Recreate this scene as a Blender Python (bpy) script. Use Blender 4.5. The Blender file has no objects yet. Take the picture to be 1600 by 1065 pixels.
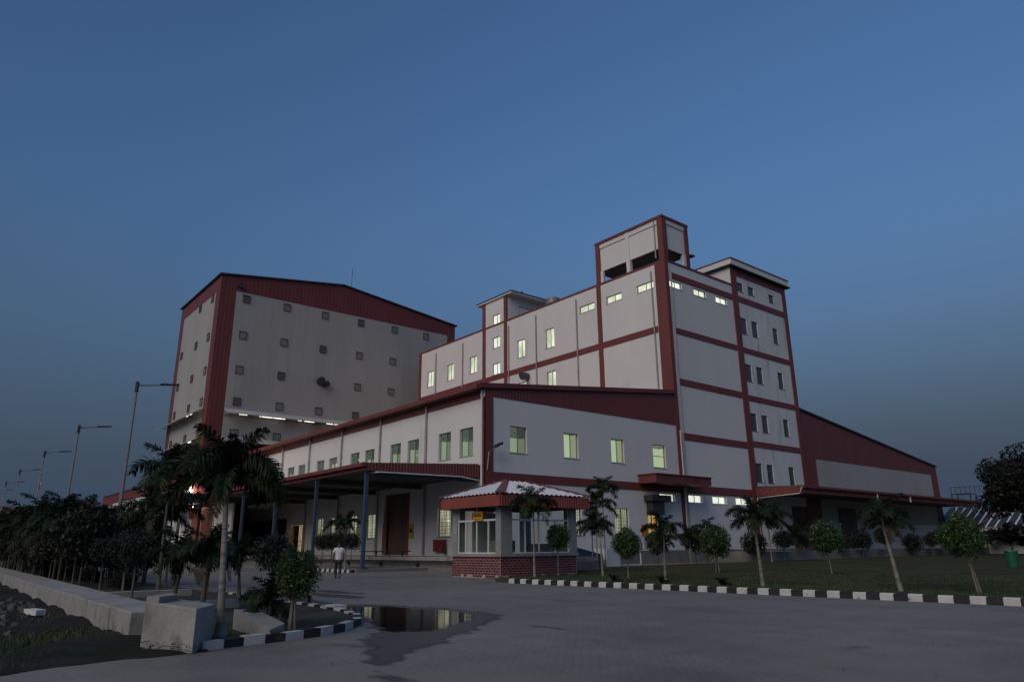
import bpy, math, random
import numpy as np
from mathutils import Vector, Matrix
R = math.radians
rnd = random.Random(7)
scene = bpy.context.scene
col = scene.collection

# ------------------------------------------------------------------ camera
CAM = Vector((0.0, 0.0, 1.4))
F_PX, YAW, PITCH, ROLL = 1106.34, R(50.615), R(16.262), R(-0.4836)
cd = bpy.data.cameras.new('camera')
cam = bpy.data.objects.new('camera', cd)
col.objects.link(cam)
cd.sensor_width = 36.0
cd.lens = F_PX / 1600 * 36.0
cd.clip_end = 3000
_fw = Vector((-math.sin(YAW) * math.cos(PITCH), math.cos(YAW) * math.cos(PITCH), math.sin(PITCH)))
_r0 = Vector((math.cos(YAW), math.sin(YAW), 0)); _u0 = _r0.cross(_fw)
_r = math.cos(ROLL) * _r0 + math.sin(ROLL) * _u0
_u = -math.sin(ROLL) * _r0 + math.cos(ROLL) * _u0
cam.matrix_world = Matrix(((_r.x, _u.x, -_fw.x, CAM.x), (_r.y, _u.y, -_fw.y, CAM.y), (_r.z, _u.z, -_fw.z, CAM.z), (0, 0, 0, 1)))
scene.camera = cam

# ------------------------------------------------------------------ dusk sky, after-glow, exposure
SUN_EL, SUN_AZ = R(0.0), R(163)
world = bpy.data.worlds.new('World'); scene.world = world; world.use_nodes = True
wn = world.node_tree
bg = wn.nodes['Background']
sky = wn.nodes.new('ShaderNodeTexSky'); sky.sky_type = 'NISHITA'; sky.sun_disc = False
sky.sun_elevation = SUN_EL; sky.sun_rotation = SUN_AZ
sky.air_density = 1.0; sky.dust_density = 4.0; sky.ozone_density = 2.7
# dusty horizon: the low sky fades evenly, all the way round, into blue-grey dusk haze
_tc = wn.nodes.new('ShaderNodeTexCoord'); _sx = wn.nodes.new('ShaderNodeSeparateXYZ'); wn.links.new(_tc.outputs['Generated'], _sx.inputs[0])
_hz = wn.nodes.new('ShaderNodeMapRange'); _hz.interpolation_type = 'SMOOTHSTEP'; _hz.inputs[1].default_value = -.02; _hz.inputs[2].default_value = .46
_hz.inputs[3].default_value = .96; _hz.inputs[4].default_value = 0; wn.links.new(_sx.outputs[2], _hz.inputs[0])
_tn = wn.nodes.new('ShaderNodeMix'); _tn.data_type = 'RGBA'; _tn.blend_type = 'MULTIPLY'; _tn.inputs[0].default_value = 1
_tn.inputs[7].default_value = (1.14, 1.04, 1.01, 1); wn.links.new(sky.outputs[0], _tn.inputs[6])
_hm = wn.nodes.new('ShaderNodeMix'); _hm.data_type = 'RGBA'; wn.links.new(_hz.outputs[0], _hm.inputs[0]); wn.links.new(_tn.outputs[2], _hm.inputs[6])
_hm.inputs[7].default_value = (.058, .096, .162, 1); wn.links.new(_hm.outputs[2], bg.inputs[0])
bg.inputs[1].default_value = 0.095
sl = bpy.data.lights.new('sun', 'SUN'); sun = bpy.data.objects.new('sun', sl); col.objects.link(sun)
sl.energy = 0.155; sl.angle = R(48); sl.color = (1.0, 0.87, 0.70)
sd = Vector((math.sin(SUN_AZ) * math.cos(R(37)), math.cos(SUN_AZ) * math.cos(R(37)), math.sin(R(37))))
sun.rotation_euler = sd.to_track_quat('Z', 'Y').to_euler()
scene.view_settings.view_transform = 'Standard'; scene.view_settings.look = 'None'
scene.view_settings.exposure = 3.0; scene.view_settings.gamma = 1.0
scene.view_settings.use_curve_mapping = False
scene.render.engine = 'CYCLES'
scene.cycles.max_bounces = 6; scene.cycles.transparent_max_bounces = 12
scene.cycles.caustics_reflective = False; scene.cycles.caustics_refractive = False
EXPO = 8.0            # 2 ** exposure, used to state lamp brightness as it shows

# ------------------------------------------------------------------ materials
MATS = {}
def mat(name, base, rough=0.7, metal=0.0, var=0.0, vscale=1.0, stretch=(1, 1, 1), bump=0.0, bscale=20.0, spec=0.5,
        stain=None, stain_scale=1.0, stain_stretch=(1, 1, 1), stain_lo=0.55, stain_hi=0.75, fine=0.0, fscale=30.0, objvar=0.0):
    m = bpy.data.materials.new(name); m.use_nodes = True
    nt = m.node_tree; N = nt.nodes; L = nt.links
    p = N['Principled BSDF']
    p.inputs['Roughness'].default_value = rough; p.inputs['Metallic'].default_value = metal
    p.inputs['Specular IOR Level'].default_value = spec
    geo = N.new('ShaderNodeNewGeometry')
    def noise(scale, st, detail=4.0):
        mp = N.new('ShaderNodeMapping'); mp.inputs['Scale'].default_value = st
        L.new(geo.outputs['Position'], mp.inputs['Vector'])
        n = N.new('ShaderNodeTexNoise'); n.inputs['Scale'].default_value = scale; n.inputs['Detail'].default_value = detail
        L.new(mp.outputs[0], n.inputs['Vector']); return n
    rgb = N.new('ShaderNodeRGB'); rgb.outputs[0].default_value = (*base, 1)
    cur = rgb.outputs[0]
    def modulate(fac_out, lo, hi, amt):
        nonlocal cur
        mr = N.new('ShaderNodeMapRange'); mr.inputs[1].default_value = lo; mr.inputs[2].default_value = hi
        mr.inputs[3].default_value = 1 - amt; mr.inputs[4].default_value = 1 + amt
        L.new(fac_out, mr.inputs[0])
        mx = N.new('ShaderNodeMix'); mx.data_type = 'RGBA'; mx.blend_type = 'MULTIPLY'; mx.inputs[0].default_value = 1
        L.new(cur, mx.inputs[6]); L.new(mr.outputs[0], mx.inputs[7]); cur = mx.outputs[2]
    if var: modulate(noise(vscale, stretch).outputs['Fac'], 0.3, 0.7, var)
    if fine: modulate(noise(fscale, (1, 1, 1), 3).outputs['Fac'], 0.3, 0.7, fine)
    if objvar:
        oi = N.new('ShaderNodeObjectInfo'); modulate(oi.outputs['Random'], 0, 1, objvar)
    if stain:
        n = noise(stain_scale, stain_stretch, 6)
        mr = N.new('ShaderNodeMapRange'); mr.interpolation_type = 'SMOOTHSTEP'
        mr.inputs[1].default_value = stain_lo; mr.inputs[2].default_value = stain_hi
        L.new(n.outputs['Fac'], mr.inputs[0])
        mx = N.new('ShaderNodeMix'); mx.data_type = 'RGBA'; L.new(mr.outputs[0], mx.inputs[0])
        L.new(cur, mx.inputs[6]); mx.inputs[7].default_value = (*stain, 1); cur = mx.outputs[2]
    L.new(cur, p.inputs['Base Color'])
    if bump:
        b = N.new('ShaderNodeBump'); b.inputs['Strength'].default_value = bump; b.inputs['Distance'].default_value = 0.02
        L.new(noise(bscale, (1, 1, 1), 5).outputs['Fac'], b.inputs['Height']); L.new(b.outputs[0], p.inputs['Normal'])
    MATS[name] = m
    return m

PLASTER = mat('white_plaster', (.75, .735, .72), .85, var=.03, vscale=.35, stretch=(1, 1, .4), bump=.25, bscale=6, fine=.02, fscale=4,
              stain=(.40, .39, .385), stain_scale=.2, stain_stretch=(1.2, 1.2, .8), stain_lo=.60, stain_hi=.92)
PLASTER_OLD = mat('streaked_plaster', (.72, .72, .71), .85, var=.07, vscale=.5, stretch=(1.6, 1.6, .3), bump=.25, bscale=6,
                  stain=(.30, .30, .31), stain_scale=.55, stain_stretch=(1.6, 1.6, .35), stain_lo=.56, stain_hi=.82)
REDP = mat('red_paint', (.185, .047, .042), .6, var=.10, vscale=.8, stretch=(1, 1, .3), fine=.05, fscale=9)
REDM = mat('red_sheet_metal', (.168, .043, .039), .45, var=.10, vscale=.5, stretch=(1, 1, .2), spec=.4)
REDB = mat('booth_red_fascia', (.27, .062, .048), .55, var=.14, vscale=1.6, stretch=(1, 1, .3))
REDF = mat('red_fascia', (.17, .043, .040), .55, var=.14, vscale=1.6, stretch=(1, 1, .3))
CLAD = mat('grey_sheet_cladding', (.412, .396, .365), .5, var=.06, vscale=.3, stretch=(1, 1, .15), spec=.4,
           stain=(.32, .31, .295), stain_scale=.45, stain_stretch=(2.5, 2.5, .25), stain_lo=.60, stain_hi=.92)
PALEM = mat('pale_sheet_metal', (.62, .62, .61), .45, var=.08, vscale=.6)
PALEG = mat('weathered_sheet', (.44, .44, .435), .55, var=.12, vscale=.8)
ROOFW = mat('white_roof_sheet', (.66, .67, .68), .5, var=.07, vscale=1.2)
GREYM = mat('grey_steel', (.25, .25, .25), .5, metal=.3, var=.1, vscale=2)
PIPE = mat('grey_pipe', (.36, .345, .33), .6, var=.1, vscale=1)
PIPEW = mat('white_pipe', (.68, .68, .66), .5)
BLUEP = mat('blue_steel_paint', (.045, .078, .115), .5, var=.15, vscale=1.5)
DARK = mat('dark_steel', (.035, .036, .038), .6)
LOUV = mat('louvre_slat', (.27, .262, .235), .6, var=.15, vscale=.8)
LOUVD = mat('dark_louvre_slat', (.15, .147, .135), .6)
LOUVF = mat('louvre_frame', (.10, .098, .092), .6)
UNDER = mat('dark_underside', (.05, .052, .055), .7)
CONC = mat('concrete', (.29, .283, .27), .9, var=.18, vscale=1.4, bump=.5, bscale=18, fine=.08, fscale=14,
           stain=(.15, .14, .12), stain_scale=2.2, stain_stretch=(1, 1, .7), stain_lo=.55, stain_hi=.74)
CONCD = mat('dark_concrete', (.19, .185, .175), .9, var=.2, vscale=1.0, bump=.4, bscale=12)
SHUT = mat('brown_shutter', (.115, .072, .050), .55, var=.2, vscale=.9, stretch=(1, 1, .2))
SHUTR = mat('red_shutter', (.36, .12, .075), .5, var=.1, vscale=1)
WFRAME = mat('window_frame', (.33, .34, .32), .5)
WWHITE = mat('white_window_frame', (.72, .72, .71), .45)
DFRAME = mat('dark_window_frame', (.12, .13, .14), .5)
GRILLE = mat('black_grille', (.02, .02, .02), .5)
GRANITE = mat('grey_granite_tile', (.30, .30, .295), .45, var=.15, vscale=5, fine=.12, fscale=22)
BRICK = mat('red_brick_tile', (.155, .026, .029), .42, objvar=.28, fine=.12, fscale=16)
MORTAR = mat('pale_mortar', (.40, .335, .32), .9, var=.12, vscale=3)
YELLOW = mat('yellow_sign', (.62, .36, .03), .5, var=.1, vscale=6)
INK = mat('sign_ink', (.10, .03, .015), .6)
KWHITE = mat('kerb_white', (.54, .53, .51), .8, var=.14, vscale=3, bump=.3, bscale=20, stain=(.2, .19, .17), stain_scale=6, stain_lo=.58, stain_hi=.78)
KBLACK = mat('kerb_black', (.016, .016, .018), .6, var=.25, vscale=4, bump=.3, bscale=20, stain=(.06, .058, .055), stain_scale=5, stain_lo=.6, stain_hi=.8)
SOIL = mat('bare_soil', (.030, .027, .022), .95, var=.35, vscale=1.2, bump=.9, bscale=9, fine=.25, fscale=14,
           stain=(.030, .042, .016), stain_scale=.8, stain_lo=.45, stain_hi=.62)
EARTH = mat('far_earth', (.055, .055, .045), .95, var=.3, vscale=.05)
TRUNK = mat('palm_trunk', (.20, .19, .168), .85, var=.38, vscale=5, stretch=(.25, .25, 3.2), bump=.4, bscale=12)
TRUNKD = mat('bark', (.16, .135, .105), .9, var=.25, vscale=5)
SHAFT = mat('palm_crownshaft', (.10, .15, .05), .5, var=.2, vscale=4, stretch=(1, 1, .3))
FROND = mat('palm_frond', (.015, .027, .009), .6, var=.25, vscale=2, objvar=.3, spec=.18)
LEAF = mat('ficus_leaf', (.040, .078, .017), .42, var=.45, vscale=9, objvar=.25, spec=.5)
BARKD = mat('dark_trunk', (.085, .078, .066), .9, var=.3, vscale=5)
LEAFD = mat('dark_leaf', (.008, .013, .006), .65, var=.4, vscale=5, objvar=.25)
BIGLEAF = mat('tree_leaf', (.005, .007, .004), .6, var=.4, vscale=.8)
GRASSB = mat('grass_blade', (.045, .070, .020), .6, var=.35, vscale=1.5)
SHIRT = mat('white_shirt', (.70, .70, .74), .8)
TROUSER = mat('dark_trousers', (.022, .022, .028), .85)
SKIN = mat('skin', (.16, .085, .055), .6)
HAIR = mat('black_hair', (.012, .011, .010), .6)
STONE = mat('rubble_stone', (.085, .082, .076), .9, var=.35, vscale=5)
GREENB = mat('green_bin', (.012, .11, .055), .45)
BLUET = mat('blue_tarp', (.018, .035, .085), .5, var=.3, vscale=3)
WOOD = mat('orange_curtain', (.55, .20, .035), .7)
BRICKW = mat('brown_wall', (.20, .165, .145), .9, var=.15, vscale=.4)
REDBOX = mat('red_box', (.22, .02, .02), .4)
DEADF = mat('dry_frond', (.060, .042, .024), .8, var=.3, vscale=3)
DRYL = mat('dry_leaf', (.045, .034, .022), .8, objvar=.3)

def emis(name, fn):
    m = bpy.data.materials.new(name); m.use_nodes = True
    nt = m.node_tree; N = nt.nodes; L = nt.links
    N.remove(N['Principled BSDF'])
    e = N.new('ShaderNodeEmission'); L.new(e.outputs[0], N['Material Output'].inputs[0])
    fn(N, L, e); MATS[name] = m; return m
def lit_plain(c, k, amt=.25, sc=1.3):
    def fn(N, L, e):
        g = N.new('ShaderNodeNewGeometry'); n = N.new('ShaderNodeTexNoise'); n.inputs['Scale'].default_value = sc
        mp = N.new('ShaderNodeMapping'); mp.inputs['Scale'].default_value = (1, 1, .35)
        L.new(g.outputs['Position'], mp.inputs[0]); L.new(mp.outputs[0], n.inputs['Vector'])
        mr = N.new('ShaderNodeMapRange'); mr.inputs[1].default_value = .3; mr.inputs[2].default_value = .7
        mr.inputs[3].default_value = (1 - amt) * k / EXPO; mr.inputs[4].default_value = (1 + amt) * k / EXPO
        L.new(n.outputs['Fac'], mr.inputs[0])
        oi = N.new('ShaderNodeObjectInfo'); r2 = N.new('ShaderNodeMapRange'); r2.inputs[3].default_value = 1 - amt * .8; r2.inputs[4].default_value = 1 + amt * .35; L.new(oi.outputs['Random'], r2.inputs[0])
        mm = N.new('ShaderNodeMath'); mm.operation = 'MULTIPLY'; L.new(mr.outputs[0], mm.inputs[0]); L.new(r2.outputs[0], mm.inputs[1]); L.new(mm.outputs[0], e.inputs[1]); e.inputs[0].default_value = (*c, 1)
    return fn
def lit_two(c_lo, c_hi, frac, k):
    # an interior seen through the window: lit painted wall below, dim roof steel above
    def fn(N, L, e):
        tc = N.new('ShaderNodeTexCoord'); sp = N.new('ShaderNodeSeparateXYZ'); L.new(tc.outputs['Generated'], sp.inputs[0])
        oi = N.new('ShaderNodeObjectInfo')
        w = N.new('ShaderNodeTexNoise'); w.inputs['Scale'].default_value = 2.2
        mp = N.new('ShaderNodeMapping'); mp.inputs['Scale'].default_value = (.6, .6, 9)
        g = N.new('ShaderNodeNewGeometry'); L.new(g.outputs['Position'], mp.inputs[0]); L.new(mp.outputs[0], w.inputs['Vector'])
        ad = N.new('ShaderNodeMath'); ad.operation = 'MULTIPLY_ADD'; ad.inputs[1].default_value = .25; ad.inputs[2].default_value = frac - .12
        L.new(oi.outputs['Random'], ad.inputs[0])
        gt = N.new('ShaderNodeMath'); gt.operation = 'GREATER_THAN'; L.new(sp.outputs[2], gt.inputs[0]); L.new(ad.outputs[0], gt.inputs[1])
        hi = N.new('ShaderNodeMix'); hi.data_type = 'RGBA'; hi.inputs[6].default_value = (*c_hi, 1); hi.inputs[7].default_value = (*[v * .62 for v in c_hi], 1)
        rp = N.new('ShaderNodeMapRange'); rp.inputs[1].default_value = .45; rp.inputs[2].default_value = .55; L.new(w.outputs['Fac'], rp.inputs[0])
        L.new(rp.outputs[0], hi.inputs[0])
        mx = N.new('ShaderNodeMix'); mx.data_type = 'RGBA'; L.new(gt.outputs[0], mx.inputs[0]); mx.inputs[6].default_value = (*c_lo, 1)
        L.new(hi.outputs[2], mx.inputs[7]); L.new(mx.outputs[2], e.inputs[0]); e.inputs[1].default_value = k / EXPO
    return fn
LIT_UP = emis('lit_room_bright', lit_plain((1.0, 1.0, .80), 1.05, .45, 1.1))
LIT_STRIP = emis('lit_room_pale', lit_plain((1.0, 1.0, .80), .95, .25))
LIT_WHITE = emis('lit_room_white', lit_plain((1.0, 1.0, .90), 1.05, .15))
LIT_GREEN = emis('lit_hall_green', lit_two((.43, .47, .37), (.165, .185, .165), .62, .74))
LIT_YEL = emis('lit_room_yellow', lit_two((.64, .66, .48), (.24, .26, .22), .93, .82))
LIT_BAR = emis('lit_store_yellow', lit_plain((1.0, .95, .68), .46, .5, 1.6))
LIT_TUBE_GAP = emis('lit_tube_gap', lit_plain((1.0, .98, .86), 1.25, .5, 2.0))  # window ceiling tubes, and the imitated light leaks under the warehouse canopies
LIT_DOOR = emis('lit_doorway', lit_plain((1.0, .90, .66), 1.0, .2))
LIT_AMBER = emis('lit_amber_glass', lit_plain((1.0, .66, .17), .42, .35))
LAMP = emis('lamp_glow', lit_plain((1.0, .96, .85), 26.0, 0))

def glass_mat(name, tint, spec_w, gloss):
    m = bpy.data.materials.new(name); m.use_nodes = True
    nt = m.node_tree; N = nt.nodes; L = nt.links; N.remove(N['Principled BSDF'])
    t = N.new('ShaderNodeBsdfTransparent'); t.inputs[0].default_value = (*tint, 1)
    g = N.new('ShaderNodeBsdfGlossy'); g.inputs['Roughness'].default_value = gloss
    f = N.new('ShaderNodeLayerWeight'); f.inputs[0].default_value = spec_w
    mx = N.new('ShaderNodeMixShader'); L.new(f.outputs['Fresnel'], mx.inputs[0]); L.new(t.outputs[0], mx.inputs[1]); L.new(g.outputs[0], mx.inputs[2])
    L.new(mx.outputs[0], N['Material Output'].inputs[0]); MATS[name] = m; return m
GLASS = glass_mat('window_glass', (.92, .95, .92), .06, .02)
GLASSG = glass_mat('green_window_glass', (.84, .92, .85), .09, .02)
GLASSD = glass_mat('double_glass', (.66, .70, .64), .09, .02)
DGLASS = mat('dark_glass', (.055, .060, .062), .12, spec=.6)

# paved yard: interlocking blocks, dusty, with wheel-worn and damp patches
def paving():
    m = bpy.data.materials.new('block_paving'); m.use_nodes = True
    nt = m.node_tree; N = nt.nodes; L = nt.links; p = N['Principled BSDF']
    g = N.new('ShaderNodeNewGeometry')
    mp = N.new('ShaderNodeMapping'); mp.inputs['Rotation'].default_value = (0, 0, R(45)); L.new(g.outputs['Position'], mp.inputs[0])
    bt = N.new('ShaderNodeTexBrick'); bt.inputs['Scale'].default_value = 1.0; bt.inputs['Brick Width'].default_value = .22
    bt.inputs['Row Height'].default_value = .11; bt.inputs['Mortar Size'].default_value = .008
    bt.inputs[1].default_value = (.196, .190, .177, 1); bt.inputs[2].default_value = (.184, .178, .167, 1); bt.inputs[3].default_value = (.168, .160, .148, 1)
    L.new(mp.outputs[0], bt.inputs['Vector'])
    def noise(s, d=5, st=(1, 1, 1)):
        q = N.new('ShaderNodeMapping'); q.inputs['Scale'].default_value = st; L.new(g.outputs['Position'], q.inputs[0])
        n = N.new('ShaderNodeTexNoise'); n.inputs['Scale'].default_value = s; n.inputs['Detail'].default_value = d
        L.new(q.outputs[0], n.inputs['Vector']); return n.outputs['Fac']
    def mr(src, a, b, c, d, smooth=False):
        q = N.new('ShaderNodeMapRange'); q.inputs[1].default_value = a; q.inputs[2].default_value = b; q.inputs[3].default_value = c; q.inputs[4].default_value = d
        if smooth: q.interpolation_type = 'SMOOTHSTEP'
        L.new(src, q.inputs[0]); return q.outputs[0]
    def mul(c, f):
        x = N.new('ShaderNodeMix'); x.data_type = 'RGBA'; x.blend_type = 'MULTIPLY'; x.inputs[0].default_value = 1; L.new(c, x.inputs[6]); L.new(f, x.inputs[7]); return x.outputs[2]
    c = bt.outputs['Color']
    c = mul(c, mr(noise(.22), .3, .7, .74, 1.22)); c = mul(c, mr(noise(1.3), .3, .7, .88, 1.12)); c = mul(c, mr(noise(14, 3), .3, .7, .86, 1.12))
    c = mul(c, mr(noise(.5, 4, (.25, 1, 1)), .35, .65, .90, 1.08))
    dust = N.new('ShaderNodeMix'); dust.data_type = 'RGBA'; L.new(mr(noise(.38, 7), .42, .66, 0, .75, True), dust.inputs[0]); L.new(c, dust.inputs[6])
    dust.inputs[7].default_value = (.215, .200, .170, 1)
    damp = N.new('ShaderNodeMix'); damp.data_type = 'RGBA'; L.new(mr(noise(.8, 8), .66, .72, 0, .6, True), damp.inputs[0]); L.new(dust.outputs[2], damp.inputs[6])
    damp.inputs[7].default_value = (.085, .080, .072, 1)
    L.new(damp.outputs[2], p.inputs['Base Color']); p.inputs['Roughness'].default_value = .8
    p.inputs['Specular IOR Level'].default_value = .35
    b = N.new('ShaderNodeBump'); b.inputs['Strength'].default_value = .22; b.inputs['Distance'].default_value = .004
    ad = N.new('ShaderNodeMath'); ad.operation = 'MULTIPLY_ADD'; ad.inputs[1].default_value = -.8; L.new(bt.outputs['Fac'], ad.inputs[0]); L.new(noise(22, 4), ad.inputs[2])
    L.new(ad.outputs[0], b.inputs['Height']); L.new(b.outputs[0], p.inputs['Normal'])
    return m
PAVE = paving()
LAWN = mat('lawn_turf', (.047, .049, .022), .95, var=.45, vscale=.5, stretch=(.5, 1, 1), bump=1.0, bscale=30, fine=.35, fscale=20, spec=.1,
           stain=(.070, .064, .036), stain_scale=.35, stain_lo=.46, stain_hi=.68)
DIRT = mat('dirt_lot_soil', (.022, .021, .019), .95, var=.35, vscale=.9, bump=1.0, bscale=11, fine=.3, fscale=18, spec=.2,
           stain=(.012, .018, .008), stain_scale=.7, stain_lo=.46, stain_hi=.60)
WATER = mat('still_water', (.016, .015, .014), .07, spec=.28, bump=.05, bscale=3)
WET = mat('wet_paving', (.055, .053, .050), .32, var=.25, vscale=3, bump=.15, bscale=14, spec=.5)

# ------------------------------------------------------------------ mesh helpers
WL = {}
class MB:
    def __init__(s): s.v = []; s.f = []
    def poly(s, pts):
        b = len(s.v); s.v += [tuple(p) for p in pts]; s.f.append(tuple(range(b, b + len(pts)))); return s
    def box(s, x0, x1, y0, y1, z0, z1):
        b = len(s.v)
        s.v += [(x0, y0, z0), (x1, y0, z0), (x1, y1, z0), (x0, y1, z0), (x0, y0, z1), (x1, y0, z1), (x1, y1, z1), (x0, y1, z1)]
        s.f += [tuple(b + i for i in q) for q in ((0, 3, 2, 1), (4, 5, 6, 7), (0, 1, 5, 4), (1, 2, 6, 5), (2, 3, 7, 6), (3, 0, 4, 7))]
        return s
    def prism(s, pts, z0, z1):
        # pts: ground outline; z1 may be a function of (x, y)
        n = len(pts); b = len(s.v); zt = z1 if callable(z1) else (lambda x, y: z1)
        zb = z0 if callable(z0) else (lambda x, y: z0)
        s.v += [(x, y, zb(x, y)) for x, y in pts] + [(x, y, zt(x, y)) for x, y in pts]
        s.f.append(tuple(b + i for i in reversed(range(n)))); s.f.append(tuple(b + n + i for i in range(n)))
        for i in range(n):
            j = (i + 1) % n; s.f.append((b + i, b + j, b + n + j, b + n + i))
        return s
    def tube(s, path, rad, n=8, cap=True):
        path = [Vector(p) for p in path]; rr = rad if isinstance(rad, (list, tuple)) else [rad] * len(path)
        b = len(s.v)
        for i, p in enumerate(path):
            d = (path[min(i + 1, len(path) - 1)] - path[max(i - 1, 0)]).normalized()
            a = Vector((1, 0, 0)) if abs(d.z) > .9 else Vector((0, 0, 1))
            e1 = d.cross(a).normalized(); e2 = d.cross(e1)
            for k in range(n):
                t = 2 * math.pi * k / n; q = p + (e1 * math.cos(t) + e2 * math.sin(t)) * rr[i]; s.v.append(tuple(q))
        for i in range(len(path) - 1):
            for k in range(n):
                k2 = (k + 1) % n; s.f.append((b + i * n + k, b + i * n + k2, b + (i + 1) * n + k2, b + (i + 1) * n + k))
        if cap:
            s.f.append(tuple(b + k for k in range(n))); s.f.append(tuple(b + (len(path) - 1) * n + k for k in range(n)))
        return s
    def mesh(s, name, m, off=(0, 0, 0)):
        me = bpy.data.meshes.new(name)
        me.from_pydata([(x - off[0], y - off[1], z - off[2]) for x, y, z in s.v], [], s.f)
        me.materials.append(m); me.update(); return me
    def build(s, name, m, parent=None, smooth=False):
        off = WL.get(parent.name, (0, 0, 0)) if parent else (0, 0, 0)
        me = s.mesh(name, m, off)
        if smooth:
            for p in me.polygons: p.use_smooth = True
        return link(name, me, parent)
def link(name, me, parent=None, loc=None, rz=0.0, world=None):
    o = bpy.data.objects.new(name, me); col.objects.link(o)
    if parent: o.parent = parent
    if loc is not None: o.location = loc
    if rz: o.rotation_euler = (0, 0, rz)
    pw = WL.get(parent.name, (0, 0, 0)) if parent else (0, 0, 0)
    WL[o.name] = pw
    return o
def put(name, me, parent, wloc, rz=0.0):
    # link a mesh built at its own origin, at a world location, under a parent
    pw = WL.get(parent.name, (0, 0, 0)) if parent else (0, 0, 0)
    o = bpy.data.objects.new(name, me); col.objects.link(o); o.parent = parent
    o.location = tuple(a - b for a, b in zip(wloc, pw)); o.rotation_euler = (0, 0, rz)
    WL[o.name] = tuple(wloc); return o
def thing(name, label, cat, loc=(0, 0, 0), group=None, rz=0.0):
    o = bpy.data.objects.new(name, None); col.objects.link(o); o.location = loc; o.rotation_euler = (0, 0, rz)
    o.empty_display_size = .2
    o['label'] = label; o['category'] = cat
    if group: o['group'] = group
    WL[o.name] = tuple(loc); return o
def tag(o, label, cat, group=None):
    o['label'] = label; o['category'] = cat
    if group: o['group'] = group
    return o
def struct(o): o['kind'] = 'structure'; return o
def stuff(o): o['kind'] = 'stuff'; return o

def wall_holes(face, plane, u0, u1, z0, z1, holes, depth=.3, out=1):
    """a wall face with real openings; face 'A' looks to -Y, face 'B' looks to +X. holes: (u0,u1,z0,z1)"""
    mb = MB()
    P = (lambda u, d, z: (u, plane + d, z)) if face == 'A' else (lambda u, d, z: (plane - d, u, z))
    us = sorted({u0, u1, *[h[0] for h in holes], *[h[1] for h in holes]})
    zs = sorted({z0, z1, *[h[2] for h in holes], *[h[3] for h in holes]})
    us = [u for u in us if u0 <= u <= u1]; zs = [z for z in zs if z0 <= z <= z1]
    for a, b in zip(us, us[1:]):
        run = None
        for c, d in zip(zs, zs[1:]):
            um, zm = (a + b) / 2, (c + d) / 2
            if any(h[0] < um < h[1] and h[2] < zm < h[3] for h in holes):
                if run: mb.poly([P(a, 0, run[0]), P(b, 0, run[0]), P(b, 0, run[1]), P(a, 0, run[1])]); run = None
            else:
                run = (run[0], d) if run else (c, d)
        if run: mb.poly([P(a, 0, run[0]), P(b, 0, run[0]), P(b, 0, run[1]), P(a, 0, run[1])])
    for h in holes:
        a, b, c, d = h
        mb.poly([P(a, 0, c), P(b, 0, c), P(b, depth, c), P(a, depth, c)]); mb.poly([P(a, 0, d), P(a, depth, d), P(b, depth, d), P(b, 0, d)])
        mb.poly([P(a, 0, c), P(a, depth, c), P(a, depth, d), P(a, 0, d)]); mb.poly([P(b, 0, c), P(b, 0, d), P(b, depth, d), P(b, depth, c)])
    return mb
def ribbed(face, plane, u0, u1, zlo, zhi, pitch=.5, depth=.035, mb=None):
    """profiled sheet: flat pans with raised ribs; zlo / zhi are numbers or functions of u"""
    mb = mb or MB()
    P = (lambda u, d, z: (u, plane - d, z)) if face == 'A' else (lambda u, d, z: (plane + d, u, z))
    lo = zlo if callable(zlo) else (lambda u: zlo); hi = zhi if callable(zhi) else (lambda u: zhi)
    prof = []
    n = max(1, int(round((u1 - u0) / pitch))); p = (u1 - u0) / n
    for i in range(n):
        s = u0 + i * p
        prof += [(s, 0), (s + p * .58, 0), (s + p * .68, depth), (s + p * .90, depth)]
    prof.append((u1, 0))
    b = len(mb.v)
    for u, d in prof: mb.v += [P(u, d, lo(u)), P(u, d, hi(u))]
    for i in range(len(prof) - 1): mb.f.append((b + 2 * i, b + 2 * i + 2, b + 2 * i + 3, b + 2 * i + 1))
    return mb
def fbox(mb, face, plane, u0, u1, z0, z1, d0, d1):
    """box on a face, standing from d0 to d1 metres proud of it"""
    if face == 'A': mb.box(u0, u1, plane - d1, plane - d0, z0, z1)
    else: mb.box(plane + d0, plane + d1, u0, u1, z0, z1)
    return mb

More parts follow.
